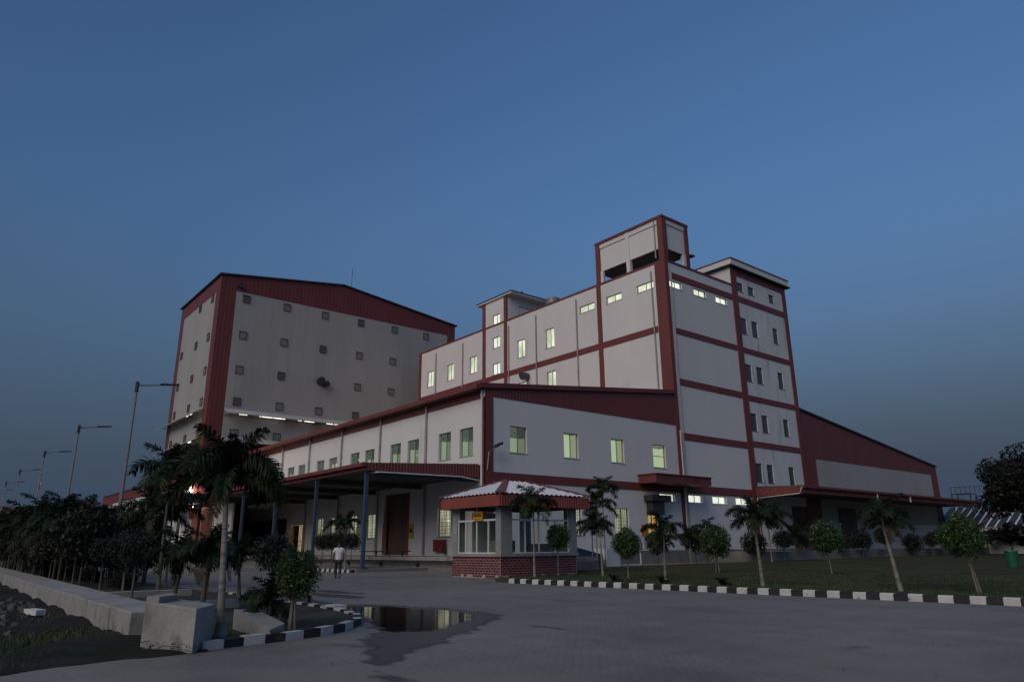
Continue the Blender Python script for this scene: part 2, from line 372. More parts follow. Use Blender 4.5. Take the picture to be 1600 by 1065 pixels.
# ------------------------------------------------------------------ windows (frame > panes, lit room behind, grille)
_wc = {}
def window(parent, face, plane, u0, z0, w, h, lit, kind='slide', frame=None, glass=None, deep=.16):
    frame = frame or WFRAME; glass = glass or GLASS
    key = (round(w, 2), round(h, 2), kind, frame.name, glass.name, lit.name if lit else '')
    if key not in _wc:
        t = .055; f = MB()
        f.box(0, w, deep, deep + .07, 0, t); f.box(0, w, deep, deep + .07, h - t, h); f.box(0, t, deep, deep + .07, t, h - t); f.box(w - t, w, deep, deep + .07, t, h - t)
        f.box(-.05, w + .05, -.03, deep - .002, -.07, -.004)
        if kind == 'sash': f.box(t, w - t, deep, deep + .06, h * .5 - .03, h * .5 + .03)
        else: f.box(w * .52 - .028, w * .52 + .028, deep, deep + .06, t, h - t)
        fm = f.mesh('window', frame)
        if kind == 'sash':
            rects = [(t, w - t, t, h * .5 - .03), (t, w - t, h * .5 + .03, h - t)]
        else:
            rects = [(t, w * .52 - .028, t, h - t), (w * .52 + .028, w - t, t, h - t)]
        pm = [MB().box(a, b, deep + .02 + .018 * i, deep + .028 + .018 * i, c, d).mesh('pane', GLASSD if i and glass is GLASSG and kind != 'sash' else glass) for i, (a, b, c, d) in enumerate(rects)]
        rm = None
        if lit:
            rb = MB(); D = .75; e = -.01; i0 = deep + .08
            rb.poly([(e, D, e), (w - e, D, e), (w - e, D, h - e), (e, D, h - e)])
            rb.poly([(e, i0, e), (e, D, e), (e, D, h - e), (e, i0, h - e)]); rb.poly([(w - e, i0, e), (w - e, i0, h - e), (w - e, D, h - e), (w - e, D, e)]); rb.poly([(e, i0, h - e), (e, D, h - e), (w - e, D, h - e), (w - e, i0, h - e)])
            rm = rb.mesh('lit_room', lit)
        gm = None
        if kind == 'grille':
            g = MB()
            for i in range(1, 8): g.box(w * i / 8 - .012, w * i / 8 + .012, .06, .085, 0, h)
            for i in range(1, 8): g.box(0, w, .085, .105, h * i / 8 - .01, h * i / 8 + .01)
            gm = g.mesh('grille', GRILLE)
        _wc[key] = (fm, pm, rm, gm)
    fm, pm, rm, gm = _wc[key]
    loc = (u0, plane, z0) if face == 'A' else (plane, u0, z0); rz = 0 if face == 'A' else R(90)
    o = put('window', fm, parent, loc, rz)
    for m_ in pm: link('pane', m_, o)
    if rm: link('lit_room', rm, o)
    if gm: link('grille', gm, o)
    return o

# louvre vent: frame with slats
_fr = MB(); _t = .065; _w = 1.0
_fr.box(0, _w, -.075, 0, 0, _t); _fr.box(0, _w, -.075, 0, _w - _t, _w); _fr.box(0, _t, -.075, 0, _t, _w - _t); _fr.box(_w - _t, _w, -.075, 0, _t, _w - _t); _fr.box(-.04, _w + .04, -.11, 0, _w, _w + .035)
LOUV_F = _fr.mesh('louvre', LOUVF)
_sl = MB()
for i in range(6):
    z = .085 + i * .142
    _sl.poly([(_t, -.062, z), (_w - _t, -.062, z), (_w - _t, -.025, z + .105), (_t, -.025, z + .105)])
_sl.poly([(_t, -.010, _t), (_w - _t, -.010, _t), (_w - _t, -.010, _w - _t), (_t, -.010, _w - _t)])
LOUV_S = _sl.mesh('slats', LOUV)
_sl2 = MB()
for i in range(5):
    z = .10 + i * .165
    _sl2.poly([(_t, -.062, z), (_w - _t, -.062, z), (_w - _t, -.02, z + .09), (_t, -.02, z + .09)])
_sl2.poly([(_t, -.012, _t), (_w - _t, -.012, _t), (_w - _t, -.012, _w - _t), (_t, -.012, _w - _t)])
LOUV_D = _sl2.mesh('slats', LOUVD)
def louvre(parent, face, plane, u, z, dark=False):
    loc = (u - .5, plane, z - .5) if face == 'A' else (plane, u - .5, z - .5)
    o = put('louvre', LOUV_F, parent, loc, 0 if face == 'A' else R(90))
    link('slats', LOUV_D if dark else LOUV_S, o)
def drainpipe(parent, face, plane, u, z0, z1, m=None, r=.075, off=.14):
    mb = MB()
    p = (lambda z, d=off: (u, plane - d, z)) if face == 'A' else (lambda z, d=off: (plane + d, u, z))
    mb.tube([p(z0), p(z1)], r, 8)
    z = z0 + .6
    while z < z1 - .3:
        mb.tube([p(z), p(z + .09)], r * 1.35, 8); z += 2.9
    return mb.build('drainpipe', m or PIPE, parent)

# ================================================================== GROUND
def sheet(name, pts, z, m):
    o = MB().poly([(x, y, z) for x, y in pts]).build(name, m); return struct(o)
sheet('ground', [(-900, -700), (900, -700), (900, 1200), (-900, 1200)], -.03, EARTH)
sheet('paved_yard', [(-160, -60), (60, -60), (60, 135), (-160, 135)], 0, PAVE)
KA, KB = (-24.0, 19.41), (4.0, 20.65)
def kerb_y(x): return KA[1] + (x - KA[0]) * (KB[1] - KA[1]) / (KB[0] - KA[0])
lawn_pts = [(-25.1, kerb_y(-25.1) + .22), (40, kerb_y(40) + .22), (60, 60), (60, 118), (-38, 118), (-37.5, 88), (-35.2, 52), (-34.2, 32), (-31.6, 27.2), (-26.6, 26.9), (-26.5, 21.6)]
lw = MB(); lw.prism(lawn_pts, -.01, .13); struct(lw.build('lawn', LAWN))
# dirt lot at the left: an uneven grid
mb = MB(); nx, ny = 70, 46
def lot_edge(y): return -10.75 - .19 * max(0, y) + .10 * math.sin(y * 2.3) + .05 * math.sin(y * 7.1)
for j in range(ny + 1):
    y = -9 + 12.6 * j / ny
    for i in range(nx + 1):
        t = i / nx; x = lot_edge(y) - t ** 1.4 * 62
        h = .01 + min(1, t * 14) * (.05 + .045 * math.sin(x * 1.7 + y * 2.1) + .03 * math.sin(x * 4.3 - y * 3.7) + .02 * rnd.random()) if i else .004
        mb.v.append((x, y, h))
for j in range(ny):
    for i in range(nx):
        a = j * (nx + 1) + i; mb.f.append((a, a + nx + 1, a + nx + 2, a + 1))
struct(mb.build('dirt_lot', DIRT, smooth=True))
# planted strip with kerbs
def strip_edge():
    pts = []
    for k in range(13):
        a = R(-62 + k * 13.0); pts.append((-13.7 + 2.05 * math.cos(a), 5.72 + 2.05 * math.sin(a)))
    return pts
EDGE = [(-11.45, 3.55)] + [(-11.62, 4.2), (-11.72, 4.9), (-11.95, 5.6), (-12.35, 6.25), (-13.1, 6.95), (-14.1, 7.45), (-15.3, 7.75), (-17, 7.9)]
soil = [(x - .12, y - .02) for x, y in EDGE] + [(-110, 9.4), (-110, 5.4), (-60, 4.6), (-13, 3.55)]
struct(MB().prism(soil, -.01, .085).build('planting_strip', SOIL))
# puddle on the paving, ragged edge; damp margin round it
pud = [(-17.2, 7.85), (-17.4, 8.75), (-16.8, 9.5), (-15.7, 9.8), (-14.7, 10.05), (-13.9, 10.05), (-12.75, 9.45), (-11.9, 8.55), (-11.5, 7.75), (-11.2, 7.05), (-11.6, 6.75), (-12.1, 6.75), (-12.6, 7.0), (-13.3, 7.35), (-14.5, 7.75), (-15.5, 7.98)]
def sdf(poly, x, y):
    """signed distance to an outline, positive inside"""
    d = 1e9; ins = False; n = len(poly)
    for i in range(n):
        ax, ay = poly[i]; bx, by = poly[(i + 1) % n]; ex, ey = bx - ax, by - ay
        t = max(0, min(1, ((x - ax) * ex + (y - ay) * ey) / (ex * ex + ey * ey))); d = min(d, math.hypot(x - ax - ex * t, y - ay - ey * t))
        if (ay > y) != (by > y) and x < (bx - ax) * (y - ay) / (by - ay) + ax: ins = not ins
    return d if ins else -d
wet = [(-17.8, 7.98), (-18.2, 9.0), (-17.3, 9.9), (-15.8, 10.15), (-14.2, 10.4), (-12.9, 10.2), (-12.0, 9.4), (-11.0, 8.2), (-10.0, 6.9), (-9.2, 5.9), (-8.4, 4.9), (-8.0, 4.5), (-8.5, 4.6), (-9.4, 5.2), (-10.6, 5.75), (-11.4, 6.2), (-11.9, 6.5), (-12.4, 6.75), (-13.2, 7.1), (-14.3, 7.6), (-15.6, 7.9)]
def blob(cx, cy, rx, ry): return [(cx + rx * math.cos(i * math.tau / 12), cy + ry * math.sin(i * math.tau / 12)) for i in range(12)]
spots = [blob(-22.2, 10.6, 2.2, .55), blob(-23.5, 11.6, 1.8, .3), blob(-7.6, 4.35, .5, .15), blob(-10.4, 9.3, .5, .14), blob(-20.0, 9.0, 1.5, .25)]
def puddle_sheet():
    x0, x1, y0, y1, n, m_ = -26.5, -6.5, 3.6, 12.6, 150, 76
    V, Fc, aw_, ap = [], [], [], []
    for j in range(m_ + 1):
        for i in range(n + 1):
            x = x0 + (x1 - x0) * i / n; y = y0 + (y1 - y0) * j / m_; V.append((x, y, .006))
            aw_.append(max(-1, max([sdf(wet, x, y)] + [sdf(q, x, y) for q in spots]))); ap.append(max(-1, sdf(pud, x, y)))
    keep = [max(aw_[k], ap[k]) > -.55 for k in range(len(V))]
    for j in range(m_):
        for i in range(n):
            a = j * (n + 1) + i; q = (a, a + 1, a + n + 2, a + n + 1)
            cx, cy = x0 + (x1 - x0) * (i + .5) / n, y0 + (y1 - y0) * (j + .5) / m_
            if all(keep[k] for k in q) and sdf(soil, cx, cy) < -.12: Fc.append(q)
    me = bpy.data.meshes.new('puddle'); me.from_pydata(V, [], Fc)
    for nm, arr in (('damp', aw_), ('pool', ap)): me.attributes.new(nm, 'FLOAT', 'POINT').data.foreach_set('value', arr)
    m = bpy.data.materials.new('puddle_water'); m.use_nodes = True
    nt = m.node_tree; N = nt.nodes; L = nt.links; N.remove(N['Principled BSDF'])
    g = N.new('ShaderNodeNewGeometry')
    def noise(sc, st, det=6):
        q = N.new('ShaderNodeMapping'); q.inputs['Scale'].default_value = st; q.inputs['Rotation'].default_value = (0, 0, R(-40)); L.new(g.outputs['Position'], q.inputs[0])
        k = N.new('ShaderNodeTexNoise'); k.inputs['Scale'].default_value = sc; k.inputs['Detail'].default_value = det; L.new(q.outputs[0], k.inputs['Vector']); return k.outputs['Fac']
    def field(nm, nz, amp, lo, hi):
        at = N.new('ShaderNodeAttribute'); at.attribute_name = nm
        ma = N.new('ShaderNodeMath'); ma.operation = 'MULTIPLY_ADD'; ma.inputs[1].default_value = amp; L.new(nz, ma.inputs[0]); L.new(at.outputs['Fac'], ma.inputs[2])
        mr = N.new('ShaderNodeMapRange'); mr.interpolation_type = 'SMOOTHSTEP'; mr.inputs[1].default_value = lo + amp * .5; mr.inputs[2].default_value = hi + amp * .5; L.new(ma.outputs[0], mr.inputs[0]); return mr.outputs[0]
    fw = field('damp', noise(1.6, (.55, 1.3, 1)), 1.1, -.05, .22); fp = field('pool', noise(2.2, (.4, 1.6, 1)), .75, .0, .10)
    def prin(base, rough, spec):
        p = N.new('ShaderNodeBsdfPrincipled'); p.inputs['Base Color'].default_value = (*base, 1); p.inputs['Roughness'].default_value = rough; p.inputs['Specular IOR Level'].default_value = spec; return p
    wetp = prin((.062, .058, .052), .42, .35); wat = prin((.020, .019, .017), .055, .34)
    bm = N.new('ShaderNodeBump'); bm.inputs['Strength'].default_value = .06; bm.inputs['Distance'].default_value = .02; L.new(noise(5, (1, 1, 1), 3), bm.inputs['Height']); L.new(bm.outputs[0], wat.inputs['Normal'])
    tr = N.new('ShaderNodeBsdfTransparent'); m1 = N.new('ShaderNodeMixShader'); L.new(fw, m1.inputs[0]); L.new(tr.outputs[0], m1.inputs[1]); L.new(wetp.outputs[0], m1.inputs[2])
    m2 = N.new('ShaderNodeMixShader'); L.new(fp, m2.inputs[0]); L.new(m1.outputs[0], m2.inputs[1]); L.new(wat.outputs[0], m2.inputs[2]); L.new(m2.outputs[0], N['Material Output'].inputs[0])
    me.materials.append(m); me.update(); return struct(link('puddle', me))
puddle_sheet()

# ================================================================== MAIN BLOCK
X1, Y1, Y3, XL, YR = -42.0, 31.78, 54.70, -88.6, 77.7
tb = thing('factory_block', 'tall white plastered factory block with red bands, stair tower at its right end', 'building', (X1, Y3, 0))
up_w = [(-86.4, 24.0, 1.75, 2.3), (-81.2, 24.0, 1.75, 2.3), (-75.8, 24.0, 1.75, 2.3), (-65.65, 24.05, 1.55, 2.25), (-60.35, 24.1, 1.6, 2.35), (-60.25, 18.9, 1.6, 2.3), (-65.5, 18.6, 1.6, 2.25),
        (-70.72, 26.4, 1.65, 1.45), (-70.72, 22.85, 1.65, 1.45), (-70.72, 18.8, 1.65, 1.6)]
strips = [(-45.85, 26.95, 2.25, .8), (-50.25, 26.95, 2.3, .8), (-54.45, 26.95, 2.4, .8)]
holesA = [(u, u + w, z, z + h) for u, z, w, h in up_w + strips]
wall_holes('A', Y3, XL, X1, 0, 29.4, holesA).build('wall', PLASTER, tb)
stripB = [(55.25, 26.75, 2.0, .75), (59.25, 26.75, 2.15, .75), (63.1, 26.75, 2.1, .75)]
gstrip = [(55.6, 5.33, 2.3, .72), (59.45, 5.33, 2.3, .72), (63.3, 5.33, 2.3, .72)]
stair = []
for zt, hh in ((30.1, 1.0), (25.9, 1.85), (20.55, 1.9), (15.1, 1.9), (9.75, 1.95)):
    for u, w in ((67.5, 1.2), (69.65, 1.2), (74.0, 1.1)): stair.append((u, zt - hh, w, hh))
wall_holes('B', X1, Y3, 66.35, 0, 29.4, [(u, u + w, z, z + h) for u, z, w, h in stripB + gstrip]).build('wall', PLASTER, tb)
wall_holes('B', X1, 66.35, YR, 0, 31.7, [(u, u + w, z, z + h) for u, z, w, h in stair]).build('wall', PLASTER_OLD, tb)
w3 = MB(); w3.poly([(XL, Y3, 0), (XL, YR, 0), (XL, YR, 29.4), (XL, Y3, 29.4)]); w3.poly([(XL, YR, 0), (X1, YR, 0), (X1, YR, 29.4), (XL, YR, 29.4)])
w3.poly([(-48, 66.35, 29), (X1, 66.35, 29), (X1, 66.35, 31.7), (-48, 66.35, 31.7)]); w3.poly([(-48, 66.35, 29), (-48, YR, 29), (-48, YR, 31.7), (-48, 66.35, 31.7)]); w3.poly([(-48, YR, 29), (X1, YR, 29), (X1, YR, 31.7), (-48, YR, 31.7)])
w3.build('wall', PLASTER, tb)
MB().box(XL + .3, X1 - .3, Y3 + .3, YR - .3, 28.2, 28.6).build('roof', CONCD, tb)
cp = MB(); cp.box(XL - .06, X1 + .06, Y3 - .06, Y3 + .3, 29.4, 29.62); cp.box(X1 - .3, X1 + .06, Y3 + .3, 66.3, 29.4, 29.62); cp.box(XL - .06, XL + .3, Y3 + .3, YR, 29.4, 29.62)
cp.build('parapet_coping', REDP, tb)
ts = MB(); ts.box(-48.8, X1 + .5, 65.9, YR + .75, 31.7, 31.82); ts.build('stair_roof_slab', DARK, tb)
tp = MB(); tp.box(-48.4, X1 + .45, 66.0, YR + .35, 31.85, 32.5); tp.build('stair_parapet', PLASTER, tb)
tp = MB(); tp.box(-48.5, X1 + .52, 65.93, YR + .42, 32.5, 32.62); tp.build('stair_parapet_coping', REDP, tb)
def band(face, plane, u0, u1, z0, z1, parent=tb, m=REDP, d=.05):
    return fbox(MB(), face, plane, u0, u1, z0, z1, 0.002, d).build('band', m, parent)
band('A', Y3, XL, -43.35, 22.08, 22.76)
band('B', X1, 55.75, 66.35, 27.66, 28.36)
for z0, z1 in ((21.82, 22.44), (16.55, 17.22), (11.17, 11.86), (6.16, 6.93)):
    band('B', X1, 55.75, 66.35, z0, z1)
for z0, z1 in ((30.85, 31.69), (27.72, 28.42), (21.80, 22.42), (16.43, 17.05), (11.45, 12.08)):
    band('B', X1, 67.35, 77.0, z0, z1, d=.055)
cb = MB(); cb.box(-43.25, X1, Y3 - .10, Y3 - .002, 0, 29.62); cb.box(X1 + .002, X1 + .10, Y3 - .10, 55.1, 0, 29.62); cb.build('corner_column', REDP, tb)
for u in (66.35, 76.95):
    fbox(MB(), 'B', X1, u, u + (1.0 if u < 70 else .75), 0, 31.69, .002, .10).build('column', REDP, tb)
for u, zt in ((XL, 29.4), (-72.75, 29.4), (-68.2, 29.4), (-51.6, 29.4)):
    fbox(MB(), 'A', Y3, u, u + .62, 13, zt, .002, .09).build('column', REDP, tb)
for u, zt in ((-83.94, 28.7), (-77.25, 28.7), (-67.2, 28.7), (-61.9, 28.7), (-54.85, 28.8), (-43.75, 28.75)):
    drainpipe(tb, 'A', Y3, u, 13.8, zt)
drainpipe(tb, 'B', X1, 55.45, 0.3, 28.6, PIPE, .06, .12)
for u, z, w, h in up_w: window(tb, 'A', Y3, u, z, w, h, LIT_UP if w > 1.7 or z < 20 else LIT_WHITE if w < 1.7 and h < 1.6 else LIT_UP, 'slide')
for u, z, w, h in strips: window(tb, 'A', Y3, u, z, w, h, LIT_STRIP)
for u, z, w, h in stripB: window(tb, 'B', X1, u, z, w, h, LIT_WHITE)
for u, z, w, h in gstrip: window(tb, 'B', X1, u, z, w, h, LIT_WHITE, frame=WWHITE)
for i, (u, z, w, h) in enumerate(stair):
    window(tb, 'B', X1, u, z, w, h, None, 'sash' if u > 73 else 'slide', frame=DFRAME, glass=DGLASS, deep=.10)
# exhaust cowl on the A wall
ex = MB(); ex.tube([(-63.6, Y3 - .1, 21.35), (-63.6, Y3 - .8, 21.35), (-63.6, Y3 - 1.0, 21.25)], [.42, .45, .52], 14); ex.build('exhaust_cowl', LOUVF, tb)

# rooftop tank tower at the corner
tk = thing('tank_tower', 'white panelled water tank tower with red corners, highest point on the roof corner', 'tank tower', (X1, Y3, 29.4))
tx0, tx1, ty0, ty1 = -51.5, X1, Y3, 58.9
for (a, b, c, d) in ((tx0, tx0 + .6, ty0 - .08, ty0 + .5), (tx1 - .6, tx1 + .08, ty0 - .08, ty0 + .62), (tx1 - .5, tx1 + .08, ty1 - .5, ty1 + .05), (tx0, tx0 + .6, ty1 - .5, ty1)):
    MB().box(a, b, c, d, 29.62, 34.3).build('column', REDP, tk)
MB().box(-47.05, -46.55, ty0 - .02, ty0 + .4, 29.62, 34.3).build('pier', PLASTER, tk)
for u0, u1 in ((tx0 + .6, -47.05), (-46.55, tx1 - .6)):
    MB().box(u0, u1, ty0 + .12, ty0 + .3, 31.0, 33.75).build('tank_panel', PLASTER, tk)
MB().box(tx1 - .28, tx1 - .1, ty0 + .62, ty1 - .5, 31.0, 33.75).build('tank_panel', PLASTER, tk)
t = MB(); t.box(tx0 + .6, tx1 - .6, ty0 + .02, ty0 + .3, 33.752, 34.3); t.box(tx1 - .3, tx1, ty0 + .62, ty1 - .5, 33.752, 34.3); t.build('ring_beam', PLASTER, tk)
t = MB(); t.box(tx1 - .45, tx1 + .0, 58.0, 58.4, 29.62, 31.0); t.box(tx0 + .602, tx0 + 1.0, ty0 + .02, ty0 + .3, 29.62, 31.0); t.build('stub_pier', PLASTER, tk)
MB().box(tx0, tx1 - .62, ty0 + .32, ty1, 30.95, 33.7).build('tank_floor', CONCD, tk)
MB().box(tx0 - .08, tx1 + .12, ty0 - .12, ty1 + .1, 34.3, 34.55).build('roof_edge', REDP, tk)
MB().box(tx1 - .4, tx1 + .3, 58.95, 59.6, 31.0, 31.15).build('ladder_platform', DARK, tk)
drainpipe(tk, 'A', Y3, -43.05, 30.0, 34.2, PIPE, .07, .0)

# lift room on the roof
lr = thing('lift_room', 'small white lift room with red corners and flat overhanging roof, left of the main roof', 'roof room', (-70.4, Y3, 29.4))
wall_holes('A', Y3 + .01, -72.75, -67.6, 29.62, 33.0, [(-70.72, -69.07, 29.65, 30.95)]).build('wall', PLASTER, lr)
window(lr, 'A', Y3 + .01, -70.72, 29.65, 1.65, 1.3, LIT_WHITE)
w = MB(); w.poly([(-67.6, Y3, 29), (-67.6, 63, 29), (-67.6, 63, 33.0), (-67.6, Y3, 33.0)]); w.poly([(-72.75, Y3, 29), (-72.75, 63, 29), (-72.75, 63, 33.0), (-72.75, Y3, 33.0)]); w.poly([(-72.75, 63, 29), (-67.6, 63, 29), (-67.6, 63, 33.0), (-72.75, 63, 33.0)]); w.build('wall', PLASTER, lr)
for u in (-72.78, -68.2): MB().box(u, u + .6, Y3 - .085, Y3 + .1, 29.62, 33.0).build('column', REDP, lr)
MB().box(-73.9, -66.4, Y3 - .25, 64, 33.0, 33.18).build('roof_slab', PLASTER, lr)
MB().box(-73.95, -66.35, Y3 - .3, 64.05, 33.18, 33.32).build('roof_edge', DARK, lr)
MB().box(-67.6, -67.3, 60.2, 60.5, 29.0, 33.0).build('post', PLASTER, lr)
t = MB(); t.tube([(-64.5, 60, 28.6), (-64.5, 60, 32.7)], .95, 16); t.tube([(-64.5, 60, 32.7), (-64.5, 60, 33.0)], [.95, .35], 16)
tag(t.build('rooftop_drum', GREYM), 'grey round drum tank standing beside the lift room on the roof', 'tank')
t = MB(); t.tube([(-66.6, Y3 + 1.2, 28.6), (-66.6, Y3 + 1.2, 31.4), (-66.6, 61.5, 31.4), (-66.6, 61.5, 28.6)], .05, 6)
tag(t.build('pipe_rail', DARK), 'black pipe rail standing in front of the lift room wall', 'railing')
t = MB(); t.tube([(-67.6, 57, 33.3), (-67.6, 57, 33.75)], .05, 6); t.tube([(-67.9, 57, 33.75), (-67.2, 57, 33.8)], .12, 6)
tag(t.build('roof_floodlight', DARK), 'tiny floodlight on the edge of the lift room roof', 'floodlight')

# ================================================================== FRONT BUILDING (lean-to)
fb = thing('front_building', 'long low white factory building with red eaves and loading bay side', 'building', (X1, Y1, 0))
FX0 = -92.0
EAVE = 13.15
def roof_z(y): return EAVE + .12 + (y - Y1) * (15.75 - 13.27) / (Y3 - Y1)
lowA = [(-45.25, 8.15, 1.78, 2.15), (-48.2, 8.15, 1.75, 2.15)]
x = -52.98
for k in range(7):
    lowA += [(-53.0 - k * 7.68, 8.15, 1.8, 2.15), (-55.95 - k * 7.68, 8.15, 1.8, 2.15)] if k < 5 else []
lowG = [(-48.15, 2.25, 1.8, 2.15), (-59.9, 2.3, 1.75, 2.1), (-63.4, 2.3, 1.75, 2.1), (-67.4, 2.3, 1.75, 2.1), (-70.6, 2.3, 1.75, 2.1)]
DOORA = (-56.6, -52.4, .9, 5.95); DOORL = (-77.0, -73.2, .9, 3.9)
hA = [(u, u + w, z, z + h) for u, z, w, h in lowA + lowG] + [DOORA, DOORL]
wall_holes('A', Y1, FX0, X1, 0, EAVE, hA).build('wall', PLASTER, fb)
gab = [(34.2, 8.38, 1.7, 2.05), (39.86, 8.38, 1.65, 2.05), (45.45, 8.38, 1.65, 2.05), (50.98, 8.3, 1.8, 2.1)]
gg = [(45.55, 2.4, 1.7, 2.15), (40.0, 2.3, 1.6, 2.1)]
gs = [(51.5, 5.3, 2.25, .72)]
GDOOR = (49.75, 51.05, 1.1, 4.05)
wall_holes('B', X1, Y1, Y3, 0, 12.46, [(u, u + w, z, z + h) for u, z, w, h in gab + gg + gs] + [GDOOR]).build('wall', PLASTER, fb)
ribbed('B', X1 + .02, Y1, Y3 - .12, 12.46, lambda u: roof_z(u) - .02, .32, .022).build('gable_cladding', REDM, fb)
fbox(MB(), 'B', X1, Y1 - .06, 32.52, 0, 12.46, .002, .07).build('corner_column', REDP, fb)
fbox(MB(), 'A', Y1, -42.32, X1 + .07, 0, 12.35, .002, .06).build('corner_column', REDP, fb)
fbox(MB(), 'B', X1, 32.53, 54.58, 6.16, 6.82, .002, .05).build('band', REDP, fb)
r = MB(); r.prism([(FX0, Y1 - .55), (X1 + .12, Y1 - .55), (X1 + .12, Y3 - .1), (FX0, Y3 - .1)], lambda x, y: roof_z(y) - .02, lambda x, y: roof_z(y) + .12); r.build('roof', REDM, fb)
g = MB(); g.box(FX0, X1 + .12, Y1 - .85, Y1 - .55, 12.95, 13.28); g.build('gutter', REDP, fb)
MB().box(FX0, X1, Y1 - .55, Y1 - .06, 12.93, 12.97).build('soffit', REDM, fb)
fbox(MB(), 'A', Y1, FX0, -42.34, 12.33, 12.93, .002, .06).build('band', REDP, fb)
t = MB(); t.prism([(X1 + .124, Y1 - .6), (X1 + .22, Y1 - .6), (X1 + .22, Y3 - .1), (X1 + .124, Y3 - .1)], lambda x, y: roof_z(y) - .22, lambda x, y: roof_z(y) + .16); t.build('verge_flashing', REDM, fb)
MB().box(XL, X1 - 1.6, Y3 - .35, Y3 - .12, 15.82, 15.95).build('roof_flashing', PIPEW, fb)
for u in (-42.2, -49.95, -57.7, -65.48, -73.1, -80.5):
    drainpipe(fb, 'A', Y1, u, .95, 12.9, PIPEW if u > -45 else PIPE, .085, .15)
drainpipe(fb, 'B', X1, 54.95, .3, 12, PIPEW, .06, .2)
for i, (u, z, w, h) in enumerate(lowA):
    wo = window(fb, 'A', Y1, u, z, w, h, LIT_GREEN, 'slide', glass=GLASSG if i < 6 else GLASS)
    if i in (2, 5, 6): link('ceiling_lamp', MB().box(.45, .75, .55, .68, h * (.42 if i == 2 else .72), h * (.42 if i == 2 else .72) + .07).mesh('ceiling_lamp', LIT_TUBE_GAP), wo)
for u, z, w, h in lowG:
    wo = window(fb, 'A', Y1, u, z, w, h, LIT_BAR, 'grille'); link('ceiling_lamp', MB().box(.2, w - .3, .6, .68, h * .55, h * .55 + .06).mesh('ceiling_lamp', LIT_TUBE_GAP), wo)
for i, (u, z, w, h) in enumerate(gab): window(fb, 'B', X1, u, z, w, h, LIT_GREEN if i == 0 else LIT_YEL, 'sash' if i == 3 else 'slide', glass=GLASSG)
for u, z, w, h in gg: window(fb, 'B', X1, u, z, w, h, LIT_BAR, 'grille')
for u, z, w, h in gs: window(fb, 'B', X1, u, z, w, h, LIT_STRIP)
# big shutter with tied-back strip curtain, lit doorway
d = ribbed('A', Y1 + .18, DOORA[0], DOORA[1], DOORA[2], DOORA[3], .42, .05); d.build('shutter', SHUT, fb)
d = MB()
for i in range(7):
    u = DOORA[0] - .1 + i * .12; d.box(u, u + .09, Y1 - .05 - .012 * i, Y1 - .02 - .012 * i, .95, 3.4 + i * .36)
d.build('strip_curtain', mat('curtain_brown', (.20, .10, .07), .7), fb)
d = MB(); d.box(DOORA[1] - .25, DOORA[1] + .02, Y1 - .06, Y1 + .1, .9, 5.95); d.build('door_jamb', mat('jamb_rust', (.24, .07, .03), .7), fb)
MB().poly([(DOORL[0] + .6, Y1 + .7, .9), (DOORL[1], Y1 + .7, .9), (DOORL[1], Y1 + .7, 3.9), (DOORL[0] + .6, Y1 + .7, 3.9)]).build('lit_doorway', LIT_DOOR, fb)
d = MB()
for u0, u1 in ((DOORL[0], DOORL[0] + .9), (DOORL[0] + 2.0, DOORL[1])):
    n = int((u1 - u0) / .16)
    for i in range(n): d.box(u0 + i * .16, u0 + i * .16 + .12, Y1 + .1 + .03 * (i % 2), Y1 + .12 + .03 * (i % 2), .9, 3.85)
d.build('door_curtain', WOOD, fb)
MB().box(-91.5, -78.2, Y1 - .06, Y1 - .01, .9, 4.7).build('bay_shade_panel', DARK, fb)  # flat dark panel on the wall, standing in for the shade of open bays
# amber glass door under the small awning
MB().poly([(X1 - .3, GDOOR[0], 1.1), (X1 - .3, GDOOR[1], 1.1), (X1 - .3, GDOOR[1], 4.05), (X1 - .3, GDOOR[0], 4.05)]).build('door_glow', LIT_AMBER, fb)
d = MB()
for u in (GDOOR[0], GDOOR[0] + .6, GDOOR[1] - .06): d.box(X1 - .2, X1 - .14, u, u + .06, 1.1, 4.05)
d.build('door_frame', DARK, fb)
# plinth band at the foot of the B side
fbox(MB(), 'B', X1, Y1, 77.7, 0, 1.08, .002, .25).build('plinth', CONCD, fb)
# yellow sign and red hose box on the loading bay wall, floodlight on the corner
s = thing('wall_sign', 'small yellow notice board beside the brown shutter in the loading bay', 'sign', (-52.0, Y1 - .05, 2.2))
MB().box(-52.3, -51.6, Y1 - .07, Y1 - .03, 2.2, 3.4).build('board', YELLOW, s); MB().box(-52.2, -51.7, Y1 - .08, Y1 - .071, 2.65, 3.0).build('print', INK, s)
s = thing('hose_box', 'red fire hose box on the wall below the barred window', 'hose box', (-47.5, Y1 - .15, 1.15))
MB().box(-48.2, -46.8, Y1 - .32, Y1 - .01, 1.15, 2.05).build('box', REDBOX, s); MB().tube([(-46.7, Y1 - .2, .9), (-46.7, Y1 - .2, 1.8)], .07, 6).build('hose', DARK, s)
s = thing('wall_floodlight', 'floodlight on a bent bracket at the red corner column', 'floodlight', (-41.8, 31.9, 7.0))
MB().tube([(-41.85, 31.9, 6.9), (-41.7, 31.95, 8.2), (-41.3, 32.2, 8.55)], .04, 6).build('bracket', PIPE, s)
b = MB(); b.prism([(-41.5, 32.1), (-41.0, 32.1), (-41.0, 32.75), (-41.5, 32.75)], lambda x, y: 8.45 + (y - 32.1) * .5, lambda x, y: 8.62 + (y - 32.1) * .5); b.build('lamp_head', DARK, s)

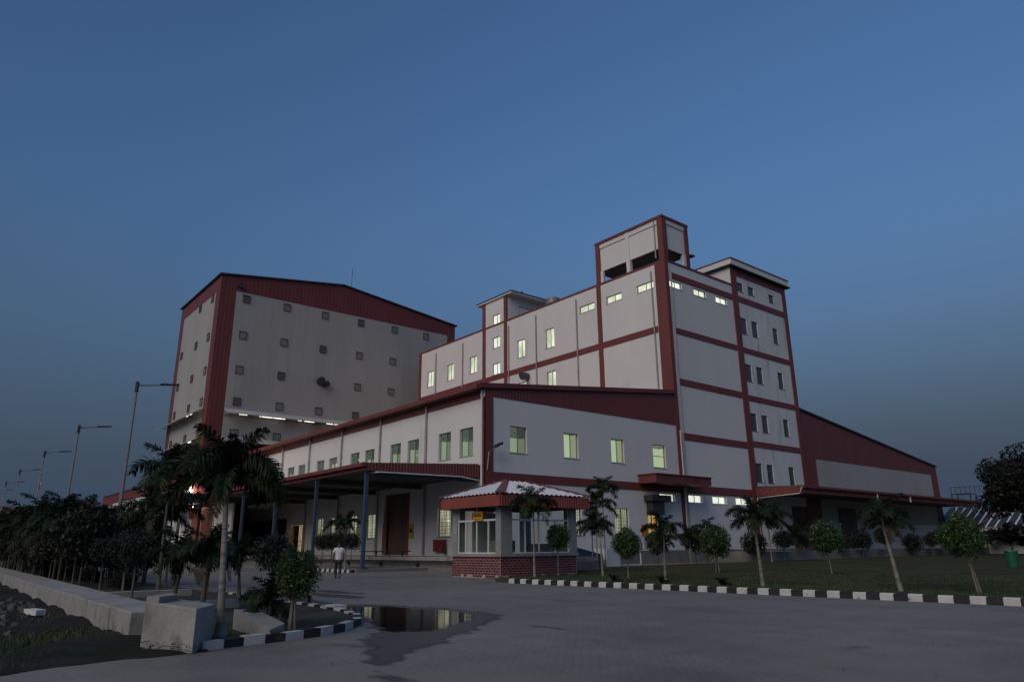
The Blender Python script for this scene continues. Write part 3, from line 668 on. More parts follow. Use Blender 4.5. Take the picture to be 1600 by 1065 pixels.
# loading canopy and dock
lc = thing('loading_canopy', 'wide dark loading canopy with ribbed red fascia on blue posts', 'canopy', (-42.4, 22.4, 0))
CX1, CX0, CY0 = -42.4, -80.0, 22.35
def cz(y): return 6.78 + (y - CY0) * .055
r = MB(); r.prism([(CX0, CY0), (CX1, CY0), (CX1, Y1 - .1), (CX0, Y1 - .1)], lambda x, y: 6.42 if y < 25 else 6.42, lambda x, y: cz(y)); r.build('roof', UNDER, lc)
MB().box(-91.8, CX0 - .01, 26.8, Y1 - .1, 6.7, 6.95).build('roof', UNDER, lc)  # extra roof piece, added to keep light off the wall behind the porch
ribbed('B', CX1 + .015, CY0, Y1 - .25, 6.36, lambda u: cz(u) + .08, .24, .03).build('fascia', REDF, lc)
ribbed('A', CY0 - .015, CX0, CX1, 6.36, 6.84, .24, .03).build('fascia', REDF, lc)
MB().box(CX0, CX1 + .1, CY0 - .32, CY0 - .06, 6.62, 6.86).build('gutter', REDP, lc)
MB().tube([(CX1 - .5, CY0 + .35, 6.25), (CX1 + .12, CY0 + .8, 6.28), (CX1 + .12, 29.8, 6.33), (CX1 + .1, Y1 - .3, 6.15)], .05, 6).build('pipe', PIPEW, lc)
MB().tube([(CX1 - .45, CY0 + .1, 6.8), (CX1 - .5, CY0 + .35, 6.25)], .06, 6).build('pipe', PIPEW, lc)
for px in (-42.75, -50.4, -58.1, -65.8):
    p = MB(); p.box(px - .10, px + .10, CY0 + .12, CY0 + .34, .25, 6.4); p.box(px - .24, px + .24, CY0 + .05, CY0 + .57, .18, .27); p.build('post', BLUEP, lc)
for k in range(5):
    px = -42.75 - 7.65 * k; t = MB(); t.box(px - .1, px + .1, CY0 + .5, Y1 - .15, 6.05, 6.40); t.build('rafter', UNDER, lc)
lb = thing('loading_dock', 'raised concrete loading dock along the foot of the low building', 'loading dock', (-60, 27, 0))
t = MB(); t.box(-88, -30.8, 27.2, Y1 - .002, 0, .62); t.build('platform', CONCD, lb)
MB().box(-88, -30.8, 27.05, 31.6, .62, .86).build('edge_slab', CONC, lb)
for k in range(8): MB().box(-33.5 - k * 5.1, -33.1 - k * 5.1, 26.95, 27.19, .3, .6).build('bumper', DARK, lb)
MB().tube([(-88, 27.0, .5), (-31, 27.0, .5)], .05, 6).build('pipe', DARK, lb)
sb = thing('pallet_bench', 'low dark steel bench on the loading dock beside the blue post', 'bench', (-49, 27.6, .86))
t = MB(); t.box(-52.5, -46.0, 27.4, 28.1, 1.18, 1.26); t.build('top', DARK, sb)
for u in (-52.3, -50, -48, -46.2): MB().box(u, u + .08, 27.45, 27.55, .86, 1.18).build('leg', DARK, sb)
struct(MB().prism([(-88, 21.9), (-42.2, 21.9), (-42.2, 27.2), (-88, 27.2)], 0, .16).build('bay_apron', CONCD))

# small awning, dark wall cooler below it
aw = thing('entrance_awning', 'small flat red awning jutting from the white wall over a side door', 'awning', (-41, 52, 7))
t = MB(); t.box(-41.9, -39.9, 48.7, 56.5, 6.72, 7.42); t.build('canopy_box', REDF, aw); MB().box(-41.95, -39.8, 48.6, 56.6, 7.42, 7.5).build('roof_sheet', REDM, aw)
vt = thing('wall_cooler', 'dark sheet metal hood and duct above the amber lit side door', 'hood', (-41.6, 50.4, 3))
MB().box(-41.95, -41.0, 49.3, 51.9, 5.25, 5.75).build('hood', DARK, vt); MB().box(-41.95, -41.25, 49.6, 51.2, 4.06, 5.25).build('duct', DARK, vt)
sgn = thing('door_sign', 'small orange notice on the white wall left of the amber lit door', 'sign', (-41.9, 49.2, 2.5))
MB().box(-41.98, -41.93, 48.75, 49.6, 2.3, 3.25).build('board', WOOD, sgn)

# ================================================================== LEFT WAREHOUSE BLOCK
X4, Y4, Y5, X5 = -92.0, 25.93, 63.4, -110.4
wb = thing('warehouse_block', 'tall grey clad warehouse block with red corners and gabled red top, at the left', 'building', (X4, Y4, 0))
EZ, AZ, AY = 36.4, 38.85, 43.3
def gz(u): return EZ + (AZ - EZ) * (1 - abs(u - AY) / ((AY - Y4) if u < AY else (Y5 - AY)))
ribbed('B', X4, 28.0, 61.9, 14.4, 34.6, 1.0, .005).build('cladding', CLAD, wb)
ribbed('B', X4 + .005, 28.0, Y5, 34.6, gz, .55, .016).build('gable_cladding', REDM, wb)
ribbed('B', X4 + .005, Y4, 28.0, 0, lambda u: gz(u), .52, .014).build('corner_cladding', REDM, wb)
ribbed('B', X4 + .005, 61.9, Y5, 0, 34.6, .5, .03).build('corner_cladding', REDM, wb)
ribbed('B', X4, 28.0, 61.9, 0, 14.4, .55, .03).build('cladding', REDM, wb)
ribbed('A', Y4, -108.5, -93.8, 14.4, 34.4, 1.0, .005).build('cladding', CLAD, wb)
ribbed('A', Y4 - .005, X5, X4, 34.4, EZ, .55, .03).build('cladding', REDM, wb)
ribbed('A', Y4 - .005, -93.8, X4, 0, 34.4, .45, .014).build('corner_cladding', REDM, wb)
ribbed('A', Y4 - .005, X5, -108.5, 0, 34.4, .45, .014).build('corner_cladding', REDM, wb)
ribbed('A', Y4, -108.5, -93.8, 0, 14.4, .55, .03).build('cladding', REDM, wb)
t = MB(); t.poly([(X5, Y4, 0), (X5, Y5, 0), (X5, Y5, EZ), (X5, AY, AZ), (X5, Y4, EZ)]); t.poly([(X5, Y5, 0), (X4, Y5, 0), (X4, Y5, EZ), (X5, Y5, EZ)]); t.build('wall', CLAD, wb)
t = MB()
for (ya, za, yb, zb) in ((Y4 - .3, EZ, AY, AZ), (AY, AZ, Y5 + .3, EZ)):
    t.poly([(X5 - .2, ya, za + .04), (X4 + .25, ya, za + .04), (X4 + .25, yb, zb + .04), (X5 - .2, yb, zb + .04)])
    t.poly([(X5 - .2, ya, za + .22), (X4 + .25, ya, za + .22), (X4 + .25, yb, zb + .22), (X5 - .2, yb, zb + .22)])
    t.poly([(X4 + .25, ya, za + .04), (X4 + .25, yb, zb + .04), (X4 + .25, yb, zb + .22), (X4 + .25, ya, za + .22)])
t.poly([(X5 - .2, Y4 - .3, EZ + .04), (X4 + .25, Y4 - .3, EZ + .04), (X4 + .25, Y4 - .3, EZ + .22), (X5 - .2, Y4 - .3, EZ + .22)])
t.build('roof', DARK, wb)
for r_, (z, us) in enumerate(((34.05, (29.4, 35.0, 40.7, 46.4, 52.1, 57.8)), (28.65, (29.4, 35.0, 40.7, 46.4, 52.0)), (23.95, (29.4, 35.0, 46.4, 51.9)), (19.75, (29.5, 35.1, 40.7, 46.3, 52)), (15.65, (29.5, 35.1, 40.6, 46)))):
    for c_, u in enumerate(us): louvre(wb, 'B', X4 + .03, u, z - (.35 if r_ == 0 else 0), dark=(r_ + c_) % 3 == 0)
for z, us in ((33.85, (-94.9, -100.3)), (28.45, (-94.9, -100.3, -107.2)), (23.8, (-94.6, -100.4, -107.2)), (19.7, (-94.7, -100.3, -107.1)), (15.6, (-94.7, -100.3, -107.1))):
    for u in us: louvre(wb, 'A', Y4 - .03, u, z, dark=u < -100)
t = MB(); t.tube([(X4 + .05, 40.6, 24.0), (X4 + .7, 40.6, 24.0)], .55, 14); t.tube([(X4 + .05, 41.5, 23.7), (X4 + .6, 41.5, 23.7)], .4, 12); t.build('exhaust_fan', DARK, wb)
t = MB(); t.tube([(X4 + .1, 28.4, 35.35), (X4 + .5, 28.4, 35.35)], .3, 10); t.build('wall_camera', DARK, wb)
MB().tube([(X4 - .5, 44.8, 38.6), (X4 - .5, 44.8, 42.2)], .035, 6).build('lightning_rod', DARK, wb)
for zc, nm in ((18.0, 'upper'), (14.4, 'lower')):
    a = MB(); a.prism([(X4 + .05, 28.0), (X4 + 1.3, 28.0), (X4 + 1.3, 61), (X4 + .05, 61)], lambda x, y: zc + .72 - (x - X4) * .55, lambda x, y: zc + .80 - (x - X4) * .55)
    a.build('canopy_sheet', PALEG, wb)
    a = MB(); a.prism([(X5 - .5, Y4 - .05), (X5 - .5, Y4 - 1.3), (-93.2, Y4 - 1.3), (-93.2, Y4 - .05)], lambda x, y: zc + .72 - (Y4 - y) * .55, lambda x, y: zc + .80 - (Y4 - y) * .55)
    a.build('canopy_sheet', PALEG, wb)
    b = MB()
    for k in range(9): yy = 28.4 + k * 4.0; b.box(X4 + .05, X4 + 1.2, yy, yy + .1, zc - .05, zc + .03)
    for k in range(5): xx = -108.5 + k * 3.6; b.box(xx, xx + .1, Y4 - 1.2, Y4 - .05, zc - .05, zc + .03)
    b.box(X4 + .04, X4 + .14, 28, 61, zc - .1, zc - .0)
    b.build('canopy_bracket', GREYM, wb)
for y0, y1 in ((29.6, 30.6), (32.2, 33.9), (34.0, 35.6), (37.4, 37.9), (38.3, 39.7), (41.5, 42.4), (42.6, 43.8)):  # glowing strips imitate light leaking from the gaps under the canopy sheets
    MB().tube([(X4 + 1.12, y0, 17.98), (X4 + 1.12, y1, 17.98)], .075, 6).build('gap_glow', LIT_TUBE_GAP, wb)
for y0, y1 in ((30.0, 30.25), (35.6, 35.8), (37.7, 37.85)):
    MB().tube([(X4 + 1.12, y0, 14.36), (X4 + 1.12, y1, 14.36)], .10, 6).build('gap_glow', LIT_TUBE_GAP, wb)
for x0, x1 in ((-95.0, -94.2), (-96.6, -95.8)):
    MB().tube([(x0, Y4 - 1.12, 17.98), (x1, Y4 - 1.12, 17.98)], .06, 6).build('gap_glow', LIT_STRIP, wb)
MB().tube([(-94.4, Y4 - 1.12, 14.36), (-93.4, Y4 - 1.12, 14.36)], .08, 6).build('gap_glow', LIT_TUBE_GAP, wb)

# annex, its porch and lamps
an = thing('annex_building', 'low white clad annex with red top running left from the warehouse foot', 'building', (-115, 24, 0))
AY0 = 24.6
ribbed('A', AY0, -142, -89.6, 5.8, 8.85, .5, .03).build('cladding', PALEM, an)
ribbed('A', AY0 - .02, -142, -89.6, 8.85, 10.35, .5, .03).build('cladding', REDM, an)
ribbed('A', AY0 - .02, -142, -104, 5.0, 5.8, .5, .03).build('band', REDF, an)
t = MB(); t.box(-142, -92.5, AY0 + .05, Y4 - .02, 0, 5.0); t.build('wall', PLASTER, an)
t = MB(); t.poly([(-142, AY0 - .2, 10.35), (-89.4, AY0 - .2, 10.35), (-89.4, Y4 + 4, 10.6), (-142, Y4 + 4, 10.6)]); t.poly([(-89.6, AY0, 5.0), (-89.6, Y4 + 4, 5.0), (-89.6, Y4 + 4, 10.4), (-89.6, AY0, 10.4)]); t.build('roof', REDM, an)
gp = thing('gate_porch', 'lit porch with dark lean-to roof and red shutter behind the large palm', 'porch', (-86, 24, 0))
PX0, PX1 = -95, -80.3
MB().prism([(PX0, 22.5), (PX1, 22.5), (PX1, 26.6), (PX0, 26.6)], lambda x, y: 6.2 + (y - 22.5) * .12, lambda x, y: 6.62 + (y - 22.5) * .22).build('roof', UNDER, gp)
MB().box(-99, -90.6, 25.2, 25.4, 0, 6.1).build('wall', PLASTER, gp); MB().box(-82.7, -76.5, 25.2, 25.4, 0, 6.1).build('wall', PLASTER, gp)
ribbed('A', 25.22, -90.6, -82.7, 0, 6.1, .34, .05).build('shutter', SHUTR, gp)
for u in (-94.6, -88.0, -80.5): MB().box(u - .14, u + .14, 23.0, 23.28, 0, 6.3).build('post', DARK, gp)
MB().box(PX0, PX1, 23.05, 23.15, 5.75, 5.9).build('rail', DARK, gp)
t = MB()
for k in range(11): t.box(-80.3 + k * .38, -80.24 + k * .38, 23.4, 23.46, 0, 5.6)
t.build('bars', DARK, gp)
def bulb(name, loc, rad, label, power, size=.25):
    o = MB().tube([(loc[0], loc[1] + .1, loc[2]), (loc[0], loc[1] - .12, loc[2] - .04)], [rad * .8, rad], 12).build(name, LAMP)
    tag(o, label, 'lamp')
    ld = bpy.data.lights.new(name + '_light', 'POINT'); ld.energy = power; ld.color = (1, .88, .66); ld.shadow_soft_size = size
    lo = bpy.data.objects.new(name + '_light', ld); col.objects.link(lo); lo.location = (loc[0], loc[1] - .45, loc[2] - .1); return o
bulb('flood_lamp', (-88.6, 24.3, 8.0), .27, 'bright white flood lamp glaring on the annex corner above the porch roof', 120)
bulb('porch_lamp', (-85.0, 23.6, 6.0), .08, 'small lamp under the porch roof in front of the red shutter', 20)

# ================================================================== RIGHT WING
rw = thing('side_warehouse', 'low warehouse at the right with sloping red top above grey cladding', 'building', (X1, 96, 0))
XW = X1 - .05
def wz(u): return 16.75 - (u - 77.7) * (16.75 - 12.35) / (115.0 - 77.7)
ribbed('B', XW, 77.7, 115.0, 11.05, wz, .6, .015).build('gable_cladding', REDM, rw)
ribbed('B', XW, 77.7, 80.3, 0, 11.05, .6, .035).build('corner_cladding', REDM, rw)
ribbed('B', XW, 112.8, 115.0, 1.0, 11.05, .6, .035).build('corner_cladding', REDM, rw)
ribbed('B', XW - .01, 80.3, 112.8, 3.9, 11.05, .8, .010).build('cladding', CLAD, rw)
WD = [(84.1, 88.0, 1.0, 5.6)]
wall_holes('B', XW + .12, 80.3, 115, 0, 3.9, [(84.1, 88.0, 1.0, 3.9)]).build('wall', PLASTER, rw)
MB().box(XW - .1, XW + .125, 84.0, 88.1, 1.0, 5.6).build('shutter', SHUT, rw)
ribbed('B', XW + .14, 84.1, 86.9, 1.0, 5.5, .4, .04).build('shutter', SHUT, rw)
d = ribbed('B', X1 + .06, 73.6, 76.9, 1.0, 5.5, .3, .05); d.build('shutter', SHUT, rw)
t = MB(); t.poly([(XW, 115, 0), (-80, 115, 0), (-80, 115, 12.3), (XW, 115, 12.3)]); t.build('wall', CLAD, rw)
t = MB(); t.poly([(XW + .2, 77.7, 16.85), (XW + .2, 115.2, 12.42), (-88, 115.2, 12.42), (-88, 77.7, 16.85)]); t.poly([(XW + .2, 77.7, 16.65), (XW + .2, 115.2, 12.22), (XW + .2, 115.2, 12.42), (XW + .2, 77.7, 16.85)]); t.build('roof', DARK, rw)
wc = thing('wing_canopy', 'long thin red canopy along the foot of the right warehouse', 'canopy', (-39.5, 90, 7))
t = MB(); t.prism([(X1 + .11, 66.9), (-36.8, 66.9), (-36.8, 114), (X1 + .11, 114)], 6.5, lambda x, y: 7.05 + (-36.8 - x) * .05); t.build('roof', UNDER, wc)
ribbed('B', -36.78, 66.9, 114, 6.35, 6.98, .3, .03).build('fascia', REDF, wc)
ribbed('A', 66.88, X1 + .1, -36.8, 6.3, 7.1, .3, .03).build('fascia', REDF, wc)
MB().box(-36.74, -36.5, 66.8, 114, 6.85, 7.08).build('gutter', REDP, wc)
MB().tube([(-41.7, 66.75, 1), (-41.7, 66.75, 6.1), (-37.0, 66.75, 6.3), (-36.7, 66.75, 6.9)], .05, 6).build('pipe', PIPEW, wc)
for yy in (82.5, 91): MB().tube([(-36.6, yy, 6.2), (-36.6, yy, 6.9)], .09, 6).build('downspout', PIPEW, wc)
struct(MB().box(-41.74, -36.2, 58, 116, 0, .9).build('wing_dock', CONCD))

# ================================================================== GUARD BOOTH
bx0, bx1, by0, by1 = -31.45, -27.41, 21.72, 26.75
gb = thing('guard_booth', 'small glazed guard booth with white hipped roof and red brick base', 'booth', (-29.4, 24.2, 0))
MB().box(bx0 + .03, bx1 - .035, by0 + .035, by1 - .03, 0, 1.0).build('plinth_core', MORTAR, gb)
BL, BH, BD = .255, .118, .014
brick_me = MB().box(0, BL - .046, -BD, 0, 0, BH - .030).mesh('brick', BRICK)
half_me = MB().box(0, BL / 2 - .046, -BD, 0, 0, BH - .030).mesh('brick', BRICK)
rows = 8
for face in ('A', 'B'):
    L_ = (bx1 - bx0) if face == 'A' else (by1 - by0)
    for r_ in range(rows):
        u = 0.0; first = r_ % 2 == 1
        while u < L_ - .06:
            half = (first and u == 0) or (L_ - u < BL)
            me = half_me if half else brick_me; wl = BL / 2 if half else BL
            z = .055 + r_ * BH
            if not (r_ == 0 and rnd.random() < .35):
                dpt = rnd.uniform(-.004, .004)
                if face == 'A': put('brick', me, gb, (bx0 + u, by0 + .03 + dpt, z), 0)
                else: put('brick', me, gb, (bx1 - .03 + dpt, by0 + u, z), R(90))
            u += wl
MB().box(bx0 - .06, bx1 + .06, by0 - .06, by1 + .06, 1.0, 1.13).build('sill_slab', GRANITE, gb)
for (a, b, c, d) in ((bx1 - .42, bx1, by0, by0 + .68), (bx0, bx0 + .4, by0, by0 + .5), (bx1 - .42, bx1, by1 - .5, by1), (bx0, bx0 + .4, by1 - .5, by1)):
    MB().box(a, b, c, d, 1.13, 3.5).build('pillar', GRANITE, gb)
MB().box(bx0, bx1, by0, by1, 3.5, 3.62).build('ceiling', CONCD, gb)
def booth_window(face, u0, u1, z0, z1, muls, tran, upper_mul=None):
    t = .055; f = MB()
    pl = by0 + .1 if face == 'A' else bx1 - .1
    def bar(a, b, c, d): fbox(f, face, pl, a, b, c, d, -.03, .04)
    bar(u0, u1, z0, z0 + t); bar(u0, u1, z1 - t, z1); bar(u0, u0 + t, z0 + t, z1 - t); bar(u1 - t, u1, z0 + t, z1 - t); bar(u0 + t, u1 - t, tran - .045, tran + .045)
    for m_ in muls: bar(m_ - .032, m_ + .032, z0 + t, tran - .045)
    if upper_mul: bar(upper_mul - .03, upper_mul + .03, tran + .045, z1 - t)
    wo = f.build('window', WWHITE, gb)
    es = [u0 + t] + list(muls) + [u1 - t]
    for a, b in zip(es, es[1:]): fbox(MB(), face, pl, a + .03, b - .03, z0 + t, tran - .045, -.006, .002).build('pane', GLASS, wo)
    es = [u0 + t] + ([upper_mul] if upper_mul else []) + [u1 - t]
    for a, b in zip(es, es[1:]): fbox(MB(), face, pl, a + .03, b - .03, tran + .045, z1 - t, -.006, .002).build('pane', GLASS, wo)
booth_window('A', bx0 + .41, bx1 - .43, 1.14, 3.48, (-30.35, -29.45, -28.5), 2.72, -29.45)
booth_window('B', by0 + .69, by1 - .51, 1.14, 3.48, (23.3, 24.2, 25.3), 2.72, 24.2)
t = MB(); t.box(bx0 + .41, bx1 - .43, by1 - .2, by1 - .1, 1.13, 1.6); t.build('back_rail', GRANITE, gb)
t = MB(); t.box(bx0 + .05, bx0 + .15, by0 + 1.2, by0 + 2.9, 1.13, 3.2); t.build('inner_door', PALEM, gb)
t = MB(); t.box(bx0 + 1.6, bx1 - 1.0, by0 + 1.0, by0 + 1.7, 1.13, 1.75); t.build('desk', mat('desk', (.2, .19, .18), .6), gb)
ex0, ex1, ey0, ey1 = bx0 - .45, bx1 + .55, by0 - .5, by1 + .45
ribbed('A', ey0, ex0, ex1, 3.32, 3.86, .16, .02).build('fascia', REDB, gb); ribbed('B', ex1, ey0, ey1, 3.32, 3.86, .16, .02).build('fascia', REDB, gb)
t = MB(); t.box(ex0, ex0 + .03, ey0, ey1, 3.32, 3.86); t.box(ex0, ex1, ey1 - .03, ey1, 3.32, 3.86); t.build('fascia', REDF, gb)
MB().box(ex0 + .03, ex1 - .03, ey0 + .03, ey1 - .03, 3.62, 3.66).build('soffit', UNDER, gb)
AP = ((bx0 + bx1) / 2, (by0 + by1) / 2 , 4.78)
RL = .55
A1, A2 = (AP[0], AP[1] - RL, AP[2]), (AP[0], AP[1] + RL, AP[2])
def corr_slope(e0, e1, t0, t1, m, n):
    # corrugated roof slope: eave e0->e1, ridge t0->t1
    mb = MB(); e0, e1, t0, t1 = map(Vector, (e0, e1, t0, t1)); nrm = (e1 - e0).cross(t0 - e0).normalized()
    b = 0
    for i in range(n * 4 + 1):
        s = i / (n * 4); h = (0, .05, .05, 0)[i % 4]
        a = e0.lerp(e1, s)
        # run straight up the slope until it meets a hip
        along = (e1 - e0); L2 = along.length; ad = along / L2; pos = s * L2
        up = ((t0 + t1) / 2 - (e0 + e1) / 2); up = up - ad * up.dot(ad)
        pa, pb = (t0 - e0).dot(ad), (t1 - e0).dot(ad)
        k = min(1, pos / pa if pa > 0 else 1, (L2 - pos) / (L2 - pb) if L2 - pb > 0 else 1)
        mb.v += [tuple(a + nrm * h), tuple(a + up * k + nrm * h)]
    for i in range(n * 4): mb.f.append((2 * i, 2 * i + 2, 2 * i + 3, 2 * i + 1))
    return mb.build('roof_slope', m, gb)
ZE = 3.90
c00, c10, c11, c01 = (ex0 - .05, ey0 - .05, ZE), (ex1 + .05, ey0 - .05, ZE), (ex1 + .05, ey1 + .05, ZE), (ex0 - .05, ey1 + .05, ZE)
corr_slope(c00, c10, A1, A1, ROOFW, 16); corr_slope(c10, c11, A1, A2, ROOFW, 19); corr_slope(c11, c01, A2, A2, ROOFW, 24); corr_slope(c01, c00, A2, A1, ROOFW, 28)
for c, a in ((c00, A1), (c10, A1), (c11, A2), (c01, A2)):
    c, a = Vector(c), Vector(a); dv = (a - c).normalized(); sd_ = dv.cross(Vector((0, 0, 1))).normalized(); h = MB()
    up = Vector((0, 0, .10))
    h.poly([c + sd_ * .27 + Vector((0, 0, .0)), c + up, a + up, a + sd_ * .17]); h.poly([c + up, c - sd_ * .27, a - sd_ * .17, a + up])
    h.build('hip_cap', REDM, gb)
MB().box(AP[0] - .14, AP[0] + .14, A1[1] - .1, A2[1] + .1, AP[2] + .02, AP[2] + .09).build('ridge_cap', REDM, gb)
s = thing('booth_sign', 'yellow notice board on the front glass of the guard booth', 'sign', (-29.2, by0 - .02, 2.72))
MB().box(-29.63, -28.86, by0 - .03, by0 + .03, 2.70, 3.16).build('board', YELLOW, s)
pr = MB()
for i in range(7):
    u = -29.55 + i * .088
    pr.box(u, u + .06, by0 - .038, by0 - .031, 2.88 + .02 * (i % 2), 3.03); 
pr.box(-29.5, -29.0, by0 - .0375, by0 - .0315, 2.77, 2.79); pr.build('print', INK, s)

# ================================================================== KERBS
kb = thing('lawn_kerb', 'long kerb of black and white painted blocks along the edge of the lawn', 'kerb', (KA[0], KA[1], 0))
kd = Vector((KB[0] - KA[0], KB[1] - KA[1], 0)); KL = kd.length; kang = math.atan2(kd.y, kd.x)
kme = {}
for nm, m_ in (('w', KWHITE), ('k', KBLACK)):
    mbk = MB(); L_ = .345
    mbk.v = [(0, 0, 0), (L_, 0, 0), (L_, .2, 0), (0, .2, 0), (0, .01, .15), (L_, .01, .15), (L_, .2, .18), (0, .2, .18), (0, .045, .18), (L_, .045, .18)]
    mbk.f = [(0, 1, 5, 4), (4, 5, 9, 8), (8, 9, 6, 7), (0, 4, 8, 7, 3), (1, 2, 6, 9, 5), (2, 3, 7, 6)]
    kme[nm] = mbk.mesh('kerb_stone', m_)
n = int(KL / .352)
for i in range(n):
    p = (KA[0] + kd.x / KL * i * .352, KA[1] + kd.y / KL * i * .352 + rnd.uniform(-.008, .008), rnd.uniform(-.008, .004))
    put('kerb_stone', kme['w' if i % 2 == 0 else 'k'], kb, p, kang + rnd.uniform(-.012, .012))
ik = thing('island_kerb', 'curved worn black and white kerb round the tip of the planting strip', 'kerb', (-12, 5, 0))
pts = [Vector((x, y, 0)) for x, y in EDGE] + [Vector((-19, 7.98, 0)), Vector((-21, 8.05, 0)), Vector((-23, 8.1, 0)), Vector((-25, 8.15, 0))]
seg = []
for a, b in zip(pts, pts[1:]):
    m_ = max(1, int(round((b - a).length / .42)))
    for k in range(m_): seg.append((a.lerp(b, k / m_), a.lerp(b, (k + 1) / m_)))
for i, (a, b) in enumerate(seg):
    d = (b - a); L_ = d.length * .985; q = MB()
    q.box(0, L_, 0, .15, 0, .12 + .02 * rnd.random()); me = q.mesh('kerb_stone', KWHITE if i % 2 == 0 else KBLACK)
    put('kerb_stone', me, ik, (a.x, a.y, 0), math.atan2(d.y, d.x))
fk = thing('bay_kerb', 'short distant black and white kerb in front of the loading bay', 'kerb', (-45, 21.5, 0))
for i in range(26):
    put('kerb_stone', kme['w' if i % 2 == 0 else 'k'], fk, (-51.0 + i * .36, 21.3, 0), 0)

# ================================================================== LEFT FOREGROUND CONCRETE
dw = thing('drain_wall', 'low concrete drain wall with flat top running far left along the trees', 'low wall', (-13, 3.2, 0))
t = MB(); xs = [-13.3, -16, -20, -25, -31, -38, -48, -60, -76, -95]
for a, b in zip(xs, xs[1:]):
    ys = lambda x: 2.93 + (-x - 12.9) * .018; yn = lambda x: 3.68 + (-x - 12.9) * .028
    q = MB(); q.prism([(a - .015, ys(a)), (a - .015, yn(a)), (b, yn(b)), (b, ys(b))], -.02, .45 + rnd.uniform(-.01, .01)); wso = q.build('wall_segment', CONC, dw); bv_ = wso.modifiers.new('bev', 'BEVEL'); bv_.width = .02; bv_.segments = 2
cbk = thing('concrete_block', 'big pale concrete block with a raised back lip at the road corner', 'block', (-11.9, 3.3, 0), rz=0)
ang = math.atan2(.41, 1.2); ca, sa = math.cos(ang), math.sin(ang)
def bp(u, v): return (-12.44 + ca * u - sa * v, 2.90 + sa * u + ca * v)
BQ = [(-12.44, 2.93), (-11.24, 3.34), (-11.99, 3.84), (-13.1, 3.46)]
t = MB(); t.prism(BQ, -.02, lambda x, y: .66 if x < -12.2 else .60)
bo = t.build('body', CONC, cbk)
bv = bo.modifiers.new('bev', 'BEVEL'); bv.width = .025; bv.segments = 2
t = MB(); t.prism([(-12.435, 2.94), (-12.13, 3.045), (-12.55, 3.42), (-13.06, 3.44)], .58, lambda x, y: .735); t.build('lip', CONC, cbk)
t = MB(); t.prism([(-12.35, 4.55), (-11.7, 4.62), (-12.05, 5.0), (-13.2, 4.95), (-13.35, 4.6)], .06, lambda x, y: .40 + (x + 13.3) * -.13)
tag(t.build('concrete_slab', CONC), 'low slanted concrete slab lying on the strip behind the leaning palm', 'slab')
for k, (a, b) in enumerate((((-24, 3.9), 3.0), ((-18.2, 3.75), 2.6))):
    t = MB(); t.prism([a, (a[0] - .5, a[1]), (a[0] - .4, a[1] + b), (a[0] + .1, a[1] + b)], .05, .26)
    tag(t.build('concrete_strip', CONC), ['narrow concrete strip crossing the planting strip, farther from the block', 'narrow concrete strip crossing the planting strip, nearer the block'][k], 'strip')
t = MB(); t.box(-16.4, -15.9, 7.75, 8.05, .01, .16); t.box(-16.35, -15.95, 7.76, 8.04, .16, .17)
tag(t.build('kerb_block', PALEM), 'loose pale block lying at the edge of the puddle', 'block')

# perimeter walls and far things
pw = MB(); pw.box(-162, -158, -30, 19.5, 0, 9.3); tag(pw.build('boundary_wall', BRICKW), 'long flat topped brownish wall far away at the left under the small lamps', 'wall')
pw = MB(); pw.box(-40, 40, 124, 124.3, 0, 3.7); pw.box(-40, 40, 123.9, 124.4, 3.7, 3.85); tag(pw.build('compound_wall', PALEM), 'low pale compound wall at the far right beyond the lawn', 'wall')
sh = thing('ribbed_shed', 'low shed with dark and white ribbed sloping roof right of the warehouse', 'shed', (-36, 114, 0))
for k in range(22):
    x0 = -41.6 + (k // 2) * 1.1 + (.86 if k % 2 == 0 else 0) - .86; q = MB(); m_ = DARK if k % 2 else PALEM; wd_ = .85 if k % 2 else .22
    q.prism([(x0, 112), (x0 + wd_, 112), (x0 + wd_, 119), (x0, 119)], lambda x, y: 3.55 + (y - 112) * .42, lambda x, y: 3.62 + (y - 112) * .42); q.build('roof_panel', m_, sh)
MB().box(-41.8, -29.5, 112.3, 118.8, 0, 3.5).build('wall', PALEM, sh)
sf = thing('steel_frame', 'open dark steel tank stand with ladder and railing beside the warehouse end', 'steel frame', (-40, 116, 0))
for a, b in ((-41.0, 116.3), (-38.6, 116.3), (-41.0, 118.5), (-38.6, 118.5)): MB().box(a - .07, a + .07, b - .07, b + .07, 0, 8.4).build('post', DARK, sf)
for z in (3.2, 5.0, 6.8, 8.3):
    q = MB(); q.box(-41.0, -38.6, 116.25, 116.35, z, z + .12); q.box(-41.0, -38.6, 118.45, 118.55, z, z + .12); q.build('beam', DARK, sf)
q = MB()
for k in range(16): q.box(-40.1, -39.3, 116.1, 116.16, 1 + k * .45, 1.06 + k * .45)
q.build('ladder', DARK, sf)
q = MB()
for k in range(8): q.box(-41.0 + k * .62, -40.94 + k * .62, 116.2, 116.26, 8.4, 9.3)
q.box(-41.0, -36.6, 116.2, 116.26, 9.25, 9.32); q.build('railing', DARK, sf)
gbn = thing('green_bin', 'green waste bin standing on the far right edge of the lawn', 'bin', (-14.4, 47.9, .12))
q = MB(); q.tube([(-14.4, 47.9, .12), (-14.4, 47.9, .95)], [.27, .33], 12); q.build('body', GREENB, gbn); MB().tube([(-14.4, 47.9, .95), (-14.4, 47.9, 1.02)], [.36, .35], 12).build('rim', GREENB, gbn)
bt_ = thing('tarp_bundle', 'blue tarp covered bundle on the ground between booth and wall', 'bundle', (-37.2, 37, 0))
q = MB(); q.prism([(-38.4, 35.6), (-36.6, 35.4), (-36.2, 37.8), (-38.2, 38.2)], 0, lambda x, y: 1.2 + .3 * math.sin(x * 3 + y)); q.build('tarp', BLUET, bt_)
